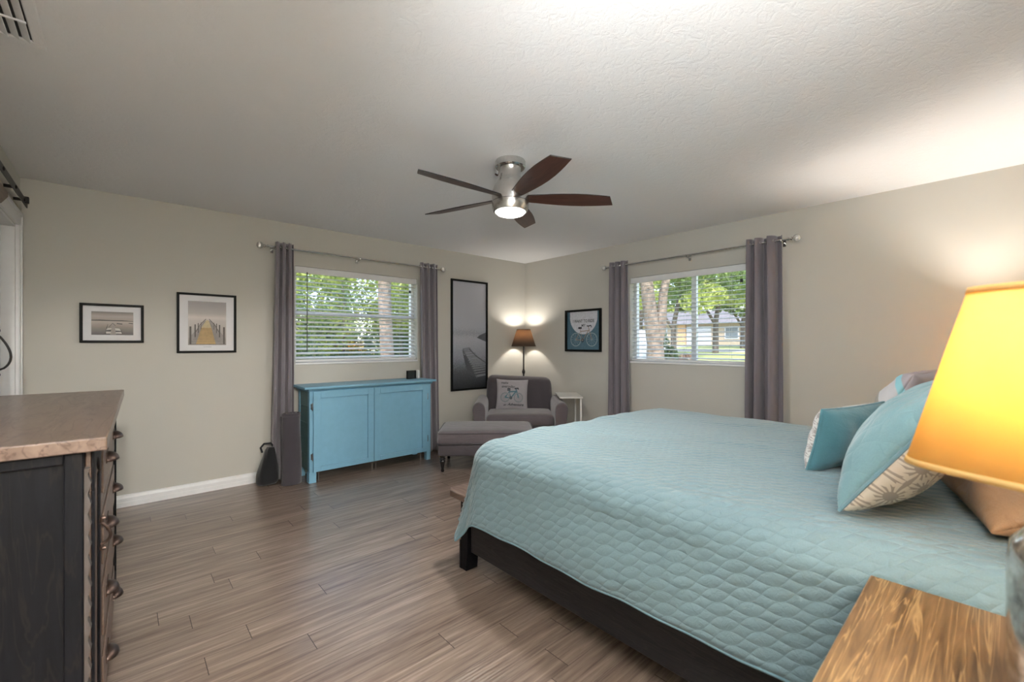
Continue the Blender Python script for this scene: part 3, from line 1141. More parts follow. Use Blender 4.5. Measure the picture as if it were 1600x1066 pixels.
for xx in (X0 + .006, X1 - .024):
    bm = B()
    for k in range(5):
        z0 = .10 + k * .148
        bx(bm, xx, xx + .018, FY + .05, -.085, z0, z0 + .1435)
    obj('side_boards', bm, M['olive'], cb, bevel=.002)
for (a, c_, hx_) in ((-.605, -.028, -1), (-.024, .585, 1)):
    bm = B()
    z0, z1 = .10, .838
    st = .062
    bx(bm, a, a + st, FY - .022, FY - .001, z0, z1); bx(bm, c_ - st, c_, FY - .022, FY - .001, z0, z1)
    bx(bm, a + st, c_ - st, FY - .022, FY - .001, z0, z0 + .045); bx(bm, a + st, c_ - st, FY - .022, FY - .001, z1 - .062, z1)
    dr = obj('door', bm, M['blue'], cb, bevel=.0015)
    boxobj('panel', M['blue'], dr, a + st, c_ - st, FY - .009, FY - .003, z0 + .045, z1 - .062, bevel=0)
    for zz in (.70, .24):
        bm = B()
        xh = a - .006 if hx_ < 0 else c_ + .006
        lathe(bm, [(.005, zz - .035), (.006, zz - .03), (.006, zz + .03), (.005, zz + .035)], 10, (xh, FY - .012, 0))
        bx(bm, xh - .014, xh + .001, FY - .004, FY - .001, zz - .026, zz + .026)
        obj('hinge', bm, M['chrome'], dr)
boxobj('catch', M['espresso'], cb, .545, .575, FY - .004, FY + .01, .80, .825, bevel=0)
boxobj('corner_foot', M['blue'], cb, X0 - .004, X0 + .058, FY - .006, FY + .07, 0, .095, bevel=.002)
for xx in (-.55, -.035, .005, .515):
    bm = B()
    lathe(bm, [(.007, 0), (.007, .12)], 10, (xx, FY + .012, 0))
    obj('metal_leg', bm, M['chrome'], cb)
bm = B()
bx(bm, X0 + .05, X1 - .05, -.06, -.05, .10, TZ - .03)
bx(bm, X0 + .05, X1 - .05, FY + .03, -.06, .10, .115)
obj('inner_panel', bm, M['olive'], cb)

ck = thing('small_frame', 'tiny dark standing frame on the right end of the blue cabinet', 'frame', (-1.925, -.17, TZ + .022), R(8))
bm = B()
for (a, c_, e, f_) in ((-.06, .06, .085, .094), (-.06, .06, 0, .009), (-.06, -.051, .009, .085), (.051, .06, .009, .085)):
    bx(bm, a, c_, -.012, .008, e, f_)
obj('frame', bm, M['black_frame'], ck, bevel=.001)
boxobj('face', flat('dark_glass', (.02, .025, .025), .15), ck, -.051, .051, -.004, .004, .009, .085, bevel=0)
wb_ = boxobj('white_box', M['white_plastic'], None, -.014, .014, -.02, .02, 0, .092, bevel=.003)
wb_.location = (-1.825, -.14, TZ + .022)
tag(wb_, 'small white box standing right of the tiny frame on the cabinet', 'box')

# ------------------------------------------------------------------ bag and folded mat by the left curtain
bg_ = thing('backpack', 'black cloth bag on the floor behind the left grey curtain', 'bag', (-3.362, -.13, 0), R(6))
bm = B()
NB = 14
rings = []
for k in range(NB + 1):
    v_ = k / NB
    hw = .095 * (1 - .62 * v_ ** 1.7) * (.92 + .08 * math.sin(6 * v_))
    hd = .07 * (1 - .45 * v_ ** 2)
    if k in (0, NB):
        hw *= .82
        hd *= .8
    rings.append([bm.verts.new((hw * math.copysign(abs(math.cos(a)) ** .7, math.cos(a)) + .03 * v_ + .004 * math.sin(7 * a + 9 * v_), hd * math.copysign(abs(math.sin(a)) ** .7, math.sin(a)), .004 + .33 * v_)) for a in [2 * PI * q / 24 for q in range(24)]])
for a, c_ in zip(rings, rings[1:]):
    for q in range(24):
        bm.faces.new((a[q], a[(q + 1) % 24], c_[(q + 1) % 24], c_[q]))
bm.faces.new(rings[0][::-1]); bm.faces.new(rings[-1])
obj('body', bm, M['bag'], bg_, angle=60)
bm = B()
tube(bm, [(-.045, -.02, .30), (-.06, -.025, .345), (-.03, -.02, .375), (.03, -.01, .37), (.055, 0, .33)], .009, 8)
obj('handle', bm, M['bag'], bg_)

fm = thing('folded_mat', 'charcoal folded fabric mat standing upright before the left curtain', 'mat', (-3.20, -.265, 0), R(2))
bm = B()
# loosely rolled sheet standing on its end: spiral cross-section
pts = []
for k in range(70):
    a = k / 69 * 2 * PI * 2.15
    rr_ = .030 + .0062 * a
    pts.append((rr_ * .78 * 1.0 * math.cos(a + .4), rr_ * .58 * math.sin(a + .4)))
lv = [0, .02, .1, .2, .3, .4, .5, .6, .635, .645]
grid = []
for zz in lv:
    s_ = 1.0 if zz > .55 else 1 + .10 * (1 - zz / .55)
    grid.append([bm.verts.new((p[0] * s_ + .004 * math.sin(zz * 9), p[1] * s_, zz + .002)) for p in pts])
for a, c_ in zip(grid, grid[1:]):
    for q in range(len(pts) - 1):
        bm.faces.new((a[q], a[q + 1], c_[q + 1], c_[q]))
obj('roll', bm, M['mat'], fm, solid=.007, angle=80)
bm = B()
tube(bm, [(.103 * .78 * 1.03 * math.cos(a), .103 * .58 * 1.06 * math.sin(a), .618) for a in [2 * PI * q / 32 for q in range(32)]], .004, 6, closed=True)
obj('hem', bm, M['mat'], fm)


# ------------------------------------------------------------------ cushion builder
def cushion_pt(u, v, side, w_, h_, t_, pinch=.07, ex=.42):
    X = w_ / 2 * u * (1 - pinch * (1 - v * v) * u * u)
    Z = h_ / 2 * v * (1 - pinch * (1 - u * u) * v * v)
    th = t_ / 2 * (max(0, 1 - u * u) * max(0, 1 - v * v)) ** ex
    return X, side * th, Z


def cushion(parent, w_, h_, t_, mats, piping=None, pinch=.07, lump=.006, seed=0, nm=('front', 'back')):
    """two faces (front = -y) meeting in a seam; optional piping cord"""
    NU = 26
    for side, mt, name in ((-1, mats[0], nm[0]), (1, mats[1], nm[1])):
        bm = B()
        g_ = []
        for j_ in range(NU + 1):
            rowv = []
            for i in range(NU + 1):
                u = math.sin((i / NU - .5) * PI)
                v = math.sin((j_ / NU - .5) * PI)
                p = Vector(cushion_pt(u, v, side, w_, h_, t_, pinch))
                k = min(1, (1 - u * u) * (1 - v * v) * 4)
                p.y += lump * k * (noise.noise(Vector((u * 2.2, v * 2.2, seed + side * 3.0))) * 2)
                rowv.append(bm.verts.new(p))
            g_.append(rowv)
        for j_ in range(NU):
            for i in range(NU):
                bm.faces.new((g_[j_][i], g_[j_][i + 1], g_[j_ + 1][i + 1], g_[j_ + 1][i]))
        obj(name, bm, mt, parent, angle=85, solid=.002)
    if piping:
        bm = B()
        pts = []
        for k in range(24):
            pts.append(cushion_pt(-1 + 2 * k / 24, -1, 1, w_, h_, t_, pinch))
        for k in range(24):
            pts.append(cushion_pt(1, -1 + 2 * k / 24, 1, w_, h_, t_, pinch))
        for k in range(24):
            pts.append(cushion_pt(1 - 2 * k / 24, 1, 1, w_, h_, t_, pinch))
        for k in range(24):
            pts.append(cushion_pt(-1, 1 - 2 * k / 24, 1, w_, h_, t_, pinch))
        tube(bm, pts, .0055, 6, closed=True)
        obj('piping', bm, piping, parent)


# ------------------------------------------------------------------ armchair, ottoman, corner lamp, side table
AR = R(48.1 - 90)
Fv = Vector((math.cos(R(48.1)), math.sin(R(48.1)), 0))
Rv = Vector((Fv.y, -Fv.x, 0))


def at(right, depth, z=0):
    p = CAM + Fv * depth + Rv * right
    return (p.x, p.y, z)


ch = thing('armchair', 'wide dark grey upholstered armchair in the corner with rounded arms', 'armchair', at(.095, 5.36), AR)
bm = B(); rbox(bm, -.40, .40, -.33, .28, .13, .33, .03); obj('seat_base', bm, M['chair_dark'], ch, angle=60)
bm = B(); rbox(bm, -.395, .395, -.36, .21, .325, .455, .05, puff=.015); sc_ = obj('seat_cushion', bm, M['chair'], ch, angle=60)
bm = B()
rbox(bm, -.43, .43, .20, .40, .30, .855, .085, 14, 8, 12)
for v in bm.verts:
    v.co.y += (v.co.z - .30) * .16
    if v.co.z > .6:
        v.co.x *= 1 - .03 * (v.co.z - .6) / .25
    v.co.z += -.02 * (v.co.x / .43)
obj('backrest', bm, M['chair_dark'], ch, angle=60)
for s_ in (-1, 1):
    bm = B()
    # arm: a front outline swept from front to back, curling outwards at the top
    prof = [(.40, .14), (.40, .45), (.395, .52), (.41, .575), (.445, .605), (.49, .612), (.53, .59), (.55, .54), (.545, .48), (.53, .42), (.525, .14)]
    for zz in (0,):
        rings = []
        for k, yy in enumerate([-.385, -.40, -.385, -.30, -.1, .1, .30, .36]):
            sc2 = .90 if k == 0 else (.95 if k == 1 else 1)
            rise = .0 if yy < 0 else .03 * yy
            ring = []
            for (px_, pz) in prof:
                cxp, czp = .47, .40
                ring.append(bm.verts.new((s_ * (cxp + (px_ - cxp) * sc2), yy if k else -.402, czp + (pz - czp) * sc2 + rise)))
            rings.append(ring)
        # front roundness: first ring is smallest and furthest forward
        for q, yy in zip(rings, [-.402, -.396, -.38, -.30, -.1, .1, .30, .36]):
            for v in q:
                v.co.y = yy
        for a, c_ in zip(rings, rings[1:]):
            for i in range(len(prof)):
                j_ = (i + 1) % len(prof)
                bm.faces.new((a[i], a[j_], c_[j_], c_[i]))
        bm.faces.new(rings[0]); bm.faces.new(rings[-1][::-1])
    obj('arm', bm, M['chair'], ch, angle=60, sub=2)
for (xx, yy) in ((-.36, -.30), (.36, -.30), (-.36, .28), (.36, .28)):
    bm = B(); lathe(bm, [(.012, 0), (.016, .05), (.024, .09), (.02, .10), (.026, .135)], 14, (xx, yy, 0)); obj('leg', bm, M['black_wood'], ch)

# bicycle cushion on the armchair
cu = thing('throw_cushion', 'grey throw cushion printed with a teal bicycle, leaning on the armchair', 'cushion')
CW, CH_, CT = .40, .385, .12
cu.location = at(.0, 5.46, .64)
cu.rotation_euler = (R(-12), R(2), AR + R(2))
cushion(cu, CW, CH_, CT, (fabric('grey_cushion_cloth', (.36, .335, .35), .9, wr=.15), fabric('grey_cushion_back', (.33, .31, .32), .9)), None, .06, .004, 3)


def cmap(u, v, off):
    """u, v in metres on the cushion front"""
    uu, vv = max(-.98, min(.98, u / (CW / 2))), max(-.98, min(.98, v / (CH_ / 2)))
    p = cushion_pt(uu, vv, -1, CW, CH_, CT, .06)
    return (p[0], p[1] - .006 - off, p[2])


bm = B()
bicycle(bm, -.005, -.04, .135, cmap, 0, 1, 2, .0012, .016)
obj('bicycle_print', bm, [flat('wheel_grey', (.20, .22, .23)), flat('frame_teal', (.035, .12, .16)), flat('saddle_dark', (.03, .03, .035))], cu)
M['script'] = flat('script_grey', (.045, .045, .05))
for body, sz, u_, v_ in (('make', .042, -.10, .145), ('everyday', .046, -.055, .095), ('an', .034, -.09, -.135), ('Adventure', .046, .045, -.13)):
    bm = B()
    text(bm, body, sz, u_, v_, cmap, .35, .0012)
    obj('lettering', bm, M['script'], cu)

ot = thing('ottoman', 'large grey upholstered ottoman with black turned legs before the armchair', 'ottoman', at(-.27, 4.615), AR + R(1.5))
OW, OD = .485, .315
bm = B(); rbox(bm, -OW + .012, OW - .012, -OD + .012, OD - .012, .16, .275, .02); obj('frame', bm, M['chair_dark'], ot, angle=60)
bm = B(); rbox(bm, -OW, OW, -OD, OD, .27, .405, .045, 14, 10, 8, puff=.018); oc = obj('cushion', bm, M['chair'], ot, angle=60)


def rrect(hx, hy, r, z, n_=6):
    pts = []
    for (cx_, cy_, a0) in ((hx - r, hy - r, 0), (-hx + r, hy - r, 90), (-hx + r, -hy + r, 180), (hx - r, -hy + r, 270)):
        for k in range(n_ + 1):
            a = R(a0 + 90 * k / n_)
            pts.append((cx_ + r * math.cos(a), cy_ + r * math.sin(a), z))
    return pts


for zz in (.288, .388):
    bm = B(); tube(bm, rrect(OW - .004, OD - .004, .05, zz), .005, 6, closed=True); obj('piping', bm, M['piping'], oc)
for (xx, yy) in ((-.43, -.26), (.43, -.26), (-.43, .26), (.43, .26)):
    bm = B(); lathe(bm, [(.014, 0), (.017, .012), (.013, .03), (.020, .075), (.028, .105), (.020, .118), (.030, .128), (.022, .138), (.030, .165)], 18, (xx, yy, 0)); obj('leg', bm, M['black_wood'], ot)


def squircle(bm, prof, seg, ex):
    """like lathe, but with a soft square cross-section of exponent ex"""
    rings = []
    for r_, h_ in prof:
        ring = []
        for k in range(seg):
            a = 2 * PI * k / seg
            ca, sa = math.cos(a), math.sin(a)
            q = (abs(ca) ** ex + abs(sa) ** ex) ** (-1 / ex)
            ring.append(bm.verts.new((r_ * q * ca, r_ * q * sa, h_)))
        rings.append(ring)
    for a, b_ in zip(rings, rings[1:]):
        for k in range(seg):
            bm.faces.new((a[k], a[(k + 1) % seg], b_[(k + 1) % seg], b_[k]))


def shade(parent, mat, r0, r1, z0, z1, trim_mat, ex=2, rz=0):
    bm = B()
    squircle(bm, [(r0, z0), (r0 + (r1 - r0) * .5, (z0 + z1) / 2), (r1, z1)], 96, ex)
    s_ = obj('lamp_shade', bm, mat, parent, solid=.0012, angle=80)
    s_.rotation_euler = (0, 0, rz)
    for r_, z_, dz in ((r0, z0, .010), (r1, z1, -.010)):
        bm = B()
        k_ = (r1 - r0) / (z1 - z0)
        squircle(bm, [(r_ + .0012, z_), (r_ + k_ * dz + .0012, z_ + dz)], 96, ex)
        obj('rim', bm, trim_mat, s_, solid=.0012, angle=80)
    bm = B()
    for k in range(4):
        a = 2 * PI * k / 4
        tube(bm, [(0, 0, z1 - .02), (r1 * .97 * math.cos(a), r1 * .97 * math.sin(a), z1 - .008)], .002, 6)
    obj('spider', bm, M['steel'], s_)


def bulb(parent, z, r=.028):
    m, nt, b = new_mat('lit_bulb')
    b.inputs['Emission Color'].default_value = (1, .86, .65, 1)
    b.inputs['Emission Strength'].default_value = 8
    bm = B()
    lathe(bm, [(.013, z - .055), (.014, z - .03), (r * .8, z - .012), (r, z), (r * .85, z + .018), (r * .45, z + .028)], 16)
    return obj('bulb', bm, m, parent)


fl = thing('floor_lamp', 'slim dark floor lamp with brown shade lit behind the armchair', 'lamp', at(.16, 6.00))
bm = B()
lathe(bm, [(.13, 0), (.13, .012), (.05, .028), (.014, .05)], 32); obj('base', bm, M['iron'], fl)
bm = B()
lathe(bm, [(.011, .04), (.011, .86), (.020, .88), (.022, .90), (.012, .925), (.010, .94), (.010, 1.30)], 16); obj('pole', bm, M['iron'], fl)
shade(fl, M['shade_brown'], .168, .093, 1.243, 1.478, M['shade_brown'])
bulb(fl, 1.35)
lf = lamp('floor_lamp_light', 'POINT', Vector(at(.16, 6.0, 1.42)), energy=8.5, color=(1, .95, .87), shadow_soft_size=.03)

st = thing('side_table', 'small white C-shaped side table standing right of the armchair', 'table', at(.685, 5.28), AR)
boxobj('tabletop', M['white_plastic'], st, -.135, .135, -.25, .25, .645, .662, bevel=.002)
bm = B()
for s_ in (-1, 1):
    bx(bm, .105, .125, s_ * .22 - .010, s_ * .22 + .010, .02, .645)
    bx(bm, -.12, .125, s_ * .22 - .010, s_ * .22 + .010, 0, .02)
bx(bm, .105, .125, -.21, .21, 0, .02)
obj('frame', bm, M['white_plastic'], st, bevel=.002)

# ------------------------------------------------------------------ ceiling fan
fn = thing('ceiling_fan', 'brushed nickel ceiling fan with five dark wood blades and a lit globe', 'ceiling fan', (-2.50, -2.49, H), AR)
bm = B(); lathe(bm, [(.02, -.001), (.094, -.001), (.096, -.006), (.096, -.040), (.090, -.046), (.072, -.047)], 40); obj('canopy', bm, M['steel'], fn)
bm = B()
lathe(bm, [(.070, -.046), (.066, -.060), (.064, -.085), (.070, -.110), (.088, -.140), (.104, -.165), (.116, -.195), (.1185, -.225), (.117, -.262), (.10, -.264)], 48)
obj('motor_housing', bm, M['steel'], fn)
bm = B(); lathe(bm, [(.118, -.265), (.1165, -.300), (.108, -.322), (.100, -.324)], 48); ring_ = obj('light_ring', bm, M['steel'], fn)
bm = B(); lathe(bm, [(.099, -.318), (.097, -.326), (.085, -.338), (.060, -.347), (.030, -.351), (.004, -.352)], 40); obj('light_globe', bm, M['diffuser'], ring_)
bm = B(); tube(bm, [(-.078, -.02, -.075), (-.088, -.025, -.095)], .012, 10); obj('receiver_knob', bm, M['chrome'], fn)


def blade_mesh():
    bm = B()
    up, lo = [], []
    Ls = [.095, .13, .18, .24, .32, .40, .48, .55, .60, .635, .66]
    hw_ = [.038, .042, .048, .056, .064, .068, .067, .062, .057, .052, .046]
    prev = None
    for k, (l, hw) in enumerate(zip(Ls, hw_)):
        skew = .0
        tipa = .022 if k >= 9 else 0
        pts4 = [(l + (tipa if k == 10 else 0), hw), (l - (tipa if k == 10 else 0), -hw)]
        ringv = [bm.verts.new((pts4[0][0], pts4[0][1], .003)), bm.verts.new((pts4[1][0], pts4[1][1], .003)),
                 bm.verts.new((pts4[1][0], pts4[1][1], -.003)), bm.verts.new((pts4[0][0], pts4[0][1], -.003))]
        if prev:
            for i in range(4):
                f = bm.faces.new((prev[i], prev[(i + 1) % 4], ringv[(i + 1) % 4], ringv[i]))
                f.material_index = 1 if i in (1, 3) else 0
        else:
            bm.faces.new(ringv)
        prev = ringv
    bm.faces.new(prev[::-1]).material_index = 1
    return bm


first = None
for k, a in enumerate((5, 77, 149, 221, 293)):
    if first is None:
        bl = obj('blade', blade_mesh(), [M['blade'], M['blade_edge']], fn, bevel=.001)
        bm = B(); bx(bm, .07, .155, -.022, .022, .003, .008); br = obj('blade_iron', bm, M['steel'], bl, bevel=.002)
        first = bl
    else:
        bl = first.copy(); COL.objects.link(bl); bl.parent = fn
        b2 = br.copy(); COL.objects.link(b2); b2.parent = bl
    # pitched blades: the clockwise edge stands higher
    bl.matrix_local = Matrix.Translation((0, 0, -.235)) @ Matrix.Rotation(R(a), 4, 'Z') @ Matrix.Rotation(R(-13), 4, 'X')
ff = lamp('fan_light', 'AREA', (-2.50, -2.49, H - .357), energy=18, color=(1, .97, .93), shape='DISK', size=.17)

# ------------------------------------------------------------------ ceiling vent
cv = thing('ceiling_vent', 'grey painted metal air vent on the ceiling at the upper left', 'vent', (-4.73, -2.33, H))
bm = B()
hx, hy = .165, .282
for (a, c_, e, f_) in ((-hx, hx, hy - .045, hy), (-hx, hx, -hy, -hy + .045), (-hx, -hx + .035, -hy + .045, hy - .045), (hx - .035, hx, -hy + .045, hy - .045)):
    bx(bm, a, c_, e, f_, -.010, 0)
obj('flange', bm, M['ceiling'], cv, bevel=.004)
boxobj('dark_backing', flat('vent_shade_black', (.01, .01, .01)), cv, -hx + .035, hx - .035, -hy + .045, hy - .045, -.002, -.0002, bevel=0)  # thin black sheet painting the shade behind the louvres
bm = B()
for k in range(9):
    xx = -hx + .052 + k * .0285
    v = [bm.verts.new(p) for p in ((xx - .011, -hy + .045, -.003), (xx + .011, -hy + .045, -.018), (xx + .0125, -hy + .045, -.0165), (xx - .0095, -hy + .045, -.0015),
                                   (xx - .011, hy - .045, -.003), (xx + .011, hy - .045, -.018), (xx + .0125, hy - .045, -.0165), (xx - .0095, hy - .045, -.0015))]
    for fi in ((0, 1, 2, 3), (7, 6, 5, 4), (0, 4, 5, 1), (1, 5, 6, 2), (2, 6, 7, 3), (3, 7, 4, 0)):
        bm.faces.new([v[i] for i in fi])
obj('louvres', bm, M['ceiling'], cv)
for yy in (-.075, .085):
    bm = B()
    bx(bm, -hx + .035, hx - .035, yy - .004, yy + .004, -.021, -.016)
    obj('crossbar', bm, M['ceiling'], cv)

# ------------------------------------------------------------------ bed
bed = thing('bed', 'king size bed with black stained side rail and wooden cap on the footboard', 'bed', (-1.925, -3.70, 0))
# local coords: x across (-.975 near camera), y +1.15 foot
boxobj('side_rail', M['espresso_y'], bed, -.975, -.945, -1.10, 1.09, .115, .335, bevel=.004)
boxobj('side_rail', M['espresso_y'], bed, .945, .975, -1.10, 1.09, .115, .335, bevel=.004)
boxobj('footboard', M['espresso_y'], bed, -.955, .955, 1.10, 1.14, .12, .385, bevel=.004)
bm = B()
prism(bm, [(-1.0, 1.02), (1.0, 1.02), (1.0, 1.26), (.965, 1.305), (-.965, 1.305), (-1.0, 1.26)], 'z', .388, .425)
obj('footboard_cap', bm, M['brown_top'], bed, bevel=.004)
for (sx, sy, tp) in ((-1, 1.11, 1), (1, 1.11, 1), (-1, -1.10, 0), (1, -1.10, 0)):
    bm = B()
    xo = sx * .985
    xi = sx * .905
    y1_ = sy + .065
    zt = .385 if tp else .44
    # leg: straight post, then a taper on the inner side towards the foot
    prism(bm, [(sy, .115 if tp else .1), (sy + .012, 0), (y1_, 0), (y1_, zt), (sy, zt)], 'x', min(xo, xi), max(xo, xi))
    if tp:
        bx(bm, min(xo, xi) - .002, max(xo, xi) + .002, y1_ - .01, y1_ + .010, 0, .16)
    obj('leg', bm, M['espresso'], bed, bevel=.003)
bm = B()
prism(bm, [(-1.0, .0), (1.0, 0), (1.0, 1.08), (.6, 1.13), (0, 1.15), (-.6, 1.13), (-1.0, 1.08)], 'y', -1.18, -1.13)
for v in bm.verts:
    pass
hb = obj('headboard', bm, M['night_wood'], bed, bevel=.006)
boxobj('slat_deck', M['espresso'], bed, -.94, .94, -1.10, 1.08, .30, .33, bevel=0)

mt_ = thing('mattress', 'white mattress under the teal quilt on the bed', 'mattress', (-1.925, -3.70, .333))
bm = B(); rbox(bm, -.90, .90, -1.10, 1.02, 0, .385, .07, 12, 12, 6); obj('body', bm, M['mattress'], mt_, angle=60)

# quilt: an unfolded sheet wrapped over the mattress
QT = .758
qx0, qx1, qy0, qy1 = -2.80, -1.06, -4.60, -2.73
rq = .13


def qpoint(a, c_):
    nx_ = max(qx0, min(qx1, a))
    ny_ = max(qy0, min(qy1, c_))
    wx, wy = a - nx_, c_ - ny_
    q = math.hypot(wx, wy)
    ztop = QT
    # gentle crown and wrinkles, stronger along the length of the bed
    cx_ = (nx_ - (qx0 + qx1) / 2) / .9
    ztop -= .012 * cx_ * cx_
    wr = noise.noise(Vector((a * 5.5, c_ * 1.1, 1.3))) * .012 + noise.noise(Vector((a * 14 + c_ * 4, c_ * 3.2, 5.1))) * .006
    wr += noise.noise(Vector((a * 2, c_ * 2, 9))) * .006
    if q < 1e-6:
        return Vector((nx_, ny_, ztop + wr))
    dx, dy = wx / q, wy / q
    arc = rq * PI / 2
    if q < arc:
        o_, dr_ = rq * math.sin(q / rq), rq * (1 - math.cos(q / rq))
        k = q / arc
    else:
        dn = q - arc
        th = math.atan2(wy, -wx if wx < 0 else wx)
        corner = math.sin(2 * th) ** 2 if (abs(wx) > 1e-6 and abs(wy) > 1e-6) else 0
        fl_ = .10 * dn + corner * (.12 * dn + .05 * dn * math.sin(th * 10 + .8))
        fl_ += .022 * min(1, dn / .2) * noise.noise(Vector((a * 2.2 if abs(wy) > abs(wx) else 0.3, c_ * 2.4 if abs(wx) >= abs(wy) else 1.7, 2.0)))
        if wx < 0:
            # close to the head the cloth hangs straighter beside the nightstand
            fl_ *= max(.0, min(1, (c_ + 4.55) / .5)) if c_ < -4.05 else 1
        o_, dr_ = rq + fl_, rq + dn * .985
        k = 1
    p = Vector((nx_ + dx * o_, ny_ + dy * o_, ztop - dr_))
    p += Vector((dx * wr * k * 1.1, dy * wr * k * 1.1, wr * (1 - k)))
    return p


def axisvals(lo, hi, step):
    n_ = int(round((hi - lo) / step))
    return [lo + (hi - lo) * i / n_ for i in range(n_ + 1)]


side_len, foot_len, head_len = .502, .378, .02
As = axisvals(qx0 - side_len, qx1 + side_len, .02)
Cs = axisvals(qy0 - head_len + .03, qy1 + foot_len, .02)
bm = B()
uvl = bm.loops.layers.uv.new('UVMap')
grid = []
for c_ in Cs:
    rowv = []
    for a in As:
        # slightly wavy hem
        aa = a
        if a == As[0]:
            aa -= .003 * math.sin(c_ * 9) + .002 * math.sin(c_ * 23)
        rowv.append((bm.verts.new(qpoint(aa, c_)), (a, c_)))
    grid.append(rowv)
for j_ in range(len(Cs) - 1):
    for i in range(len(As) - 1):
        q4 = (grid[j_][i], grid[j_][i + 1], grid[j_ + 1][i + 1], grid[j_ + 1][i])
        f = bm.faces.new([q[0] for q in q4])
        for lp, q in zip(f.loops, q4):
            # leaf pattern runs diagonally across the sheet
            a, c_ = q[1]
            lp[uvl].uv = (a * .92 + c_ * .39, c_ * .92 - a * .39)
qo = thing('quilt', 'teal quilted bedspread with stitched leaf pattern spread over the bed', 'quilt', (-1.925, -3.70, .33))
ql = obj('cloth', bm, M['quilt'], qo, angle=80, solid=.008)
ql.location = (1.925, 3.70, -.33)
bm = B()
hem = [qpoint(As[0] - .003 * math.sin(c_ * 9) - .002 * math.sin(c_ * 23), c_) for c_ in Cs] + [qpoint(a, Cs[-1]) for a in As] + [qpoint(As[-1], c_) for c_ in reversed(Cs)]
tube(bm, hem, .006, 6)
hm = obj('binding', bm, M['quilt_edge'], qo)
hm.location = ql.location
# white sheet corner peeking out under the hem by the foot
sh_ = thing('bed_sheet', 'white sheet corner peeking out under the quilt hem near the foot of the bed', 'sheet', (-2.905, -2.80, .30))
bm = B()
v = [bm.verts.new(p) for p in ((-.013, -.045, .06), (-.013, .10, .06), (-.013, .06, .008), (-.014, .01, -.018), (-.009, -.045, .06), (-.009, .10, .06), (-.009, .06, .008), (-.010, .01, -.018))]
for fi in ((0, 1, 2, 3), (7, 6, 5, 4), (0, 4, 5, 1), (1, 5, 6, 2), (2, 6, 7, 3), (3, 7, 4, 0)):
    bm.faces.new([v[i] for i in fi])
obj('cloth', bm, M['sheet'], sh_)

# pillows and cushions on the bed (front = towards the foot)


def pillow(name, label, cat, loc, lean, rz, w_, h_, t_, mats, piping=None, seed=0, pinch=.05, roll=0, lump=.01):
    t = thing(name, label, cat, loc, 0)
    t.rotation_euler = (Matrix.Rotation(rz + PI, 4, 'Z') @ Matrix.Rotation(-lean, 4, 'X') @ Matrix.Rotation(roll, 4, 'Y')).to_euler()
    cushion(t, w_, h_, t_, mats, piping, pinch, lump, seed)
    return t


pillow('euro_sham', 'large teal quilted sham with starburst back nearest the lamp on the bed', 'pillow', (-2.485, -4.38, .965), R(35), R(0), .54, .455, .23, (M['sham'], M['star']), M['quilt_edge'], 4)
pillow('lumbar_cushion', 'small teal cushion with white starburst edge in the middle of the bed', 'cushion', (-2.045, -4.135, .885), R(13), R(-14), .50, .265, .15, (M['star_small'], M['teal_dark']), M['teal_dark'], 6, lump=.008)
pillow('striped_cushion', 'white and grey striped cushion behind the small teal one, farthest along the bed', 'cushion', (-1.45, -4.245, .95), R(26), R(-4), .56, .42, .19, (M['stripe'], M['stripe']), None, 8, lump=.012)
pillow('bed_pillow', 'tan pillow lying at the head of the bed under the lampshade', 'pillow', (-2.22, -4.625, .855), R(66), R(14), .80, .38, .19, (M['tan'], M['tan']), None, 10, lump=.02)
pillow('bed_pillow', 'pale pillow at the head of the bed on the side of the window', 'pillow', (-1.36, -4.64, .875), R(60), R(0), .72, .38, .18, (M['sheet'], M['sheet']), None, 11, lump=.02)


# ------------------------------------------------------------------ nightstands and bedside lamps
def make_nightstand(label, loc, hgt, w_, d_):
    """local +x to the bed side, front at +y"""
    t = thing('nightstand', label, 'nightstand', loc, 0)
    boxobj('top', M['night_wood'], t, -w_ / 2, w_ / 2, -d_ / 2, d_ / 2, hgt - .03, hgt, bevel=.003)
    boxobj('body', M['espresso'], t, -w_ / 2 + .02, w_ / 2 - .02, -d_ / 2 + .02, d_ / 2 - .022, .12, hgt - .03, bevel=.003)
    for k in range(2):
        z0 = .15 + k * (hgt - .2) / 2
        dr = boxobj('drawer', M['drawer_wood'], t, -w_ / 2 + .04, w_ / 2 - .04, d_ / 2 - .022, d_ / 2 - .008, z0, z0 + (hgt - .2) / 2 - .015, bevel=.002)
        pb_ = B(); lathe(pb_, [(.006, d_ / 2 - .008), (.006, d_ / 2 + .006), (.014, d_ / 2 + .012), (.010, d_ / 2 + .018)], 12, (0, 0, z0 + (hgt - .2) / 4), 'y'); obj('knob', pb_, M['copper'], dr)
    for sx in (-1, 1):
        for sy in (-1, 1):
            boxobj('leg', M['espresso'], t, sx * (w_ / 2 - .045) - .02, sx * (w_ / 2 - .045) + .02, sy * (d_ / 2 - .05) - .02, sy * (d_ / 2 - .05) + .02, 0, .12, bevel=.002)
    return t


make_nightstand('brown wood topped nightstand beside the bed in the lower right foreground', (-3.243, -4.605, 0), .70, .565, .505)
make_nightstand('brown wood topped nightstand on the far side of the bed below the window wall', (-.52, -4.63, 0), .70, .50, .48)


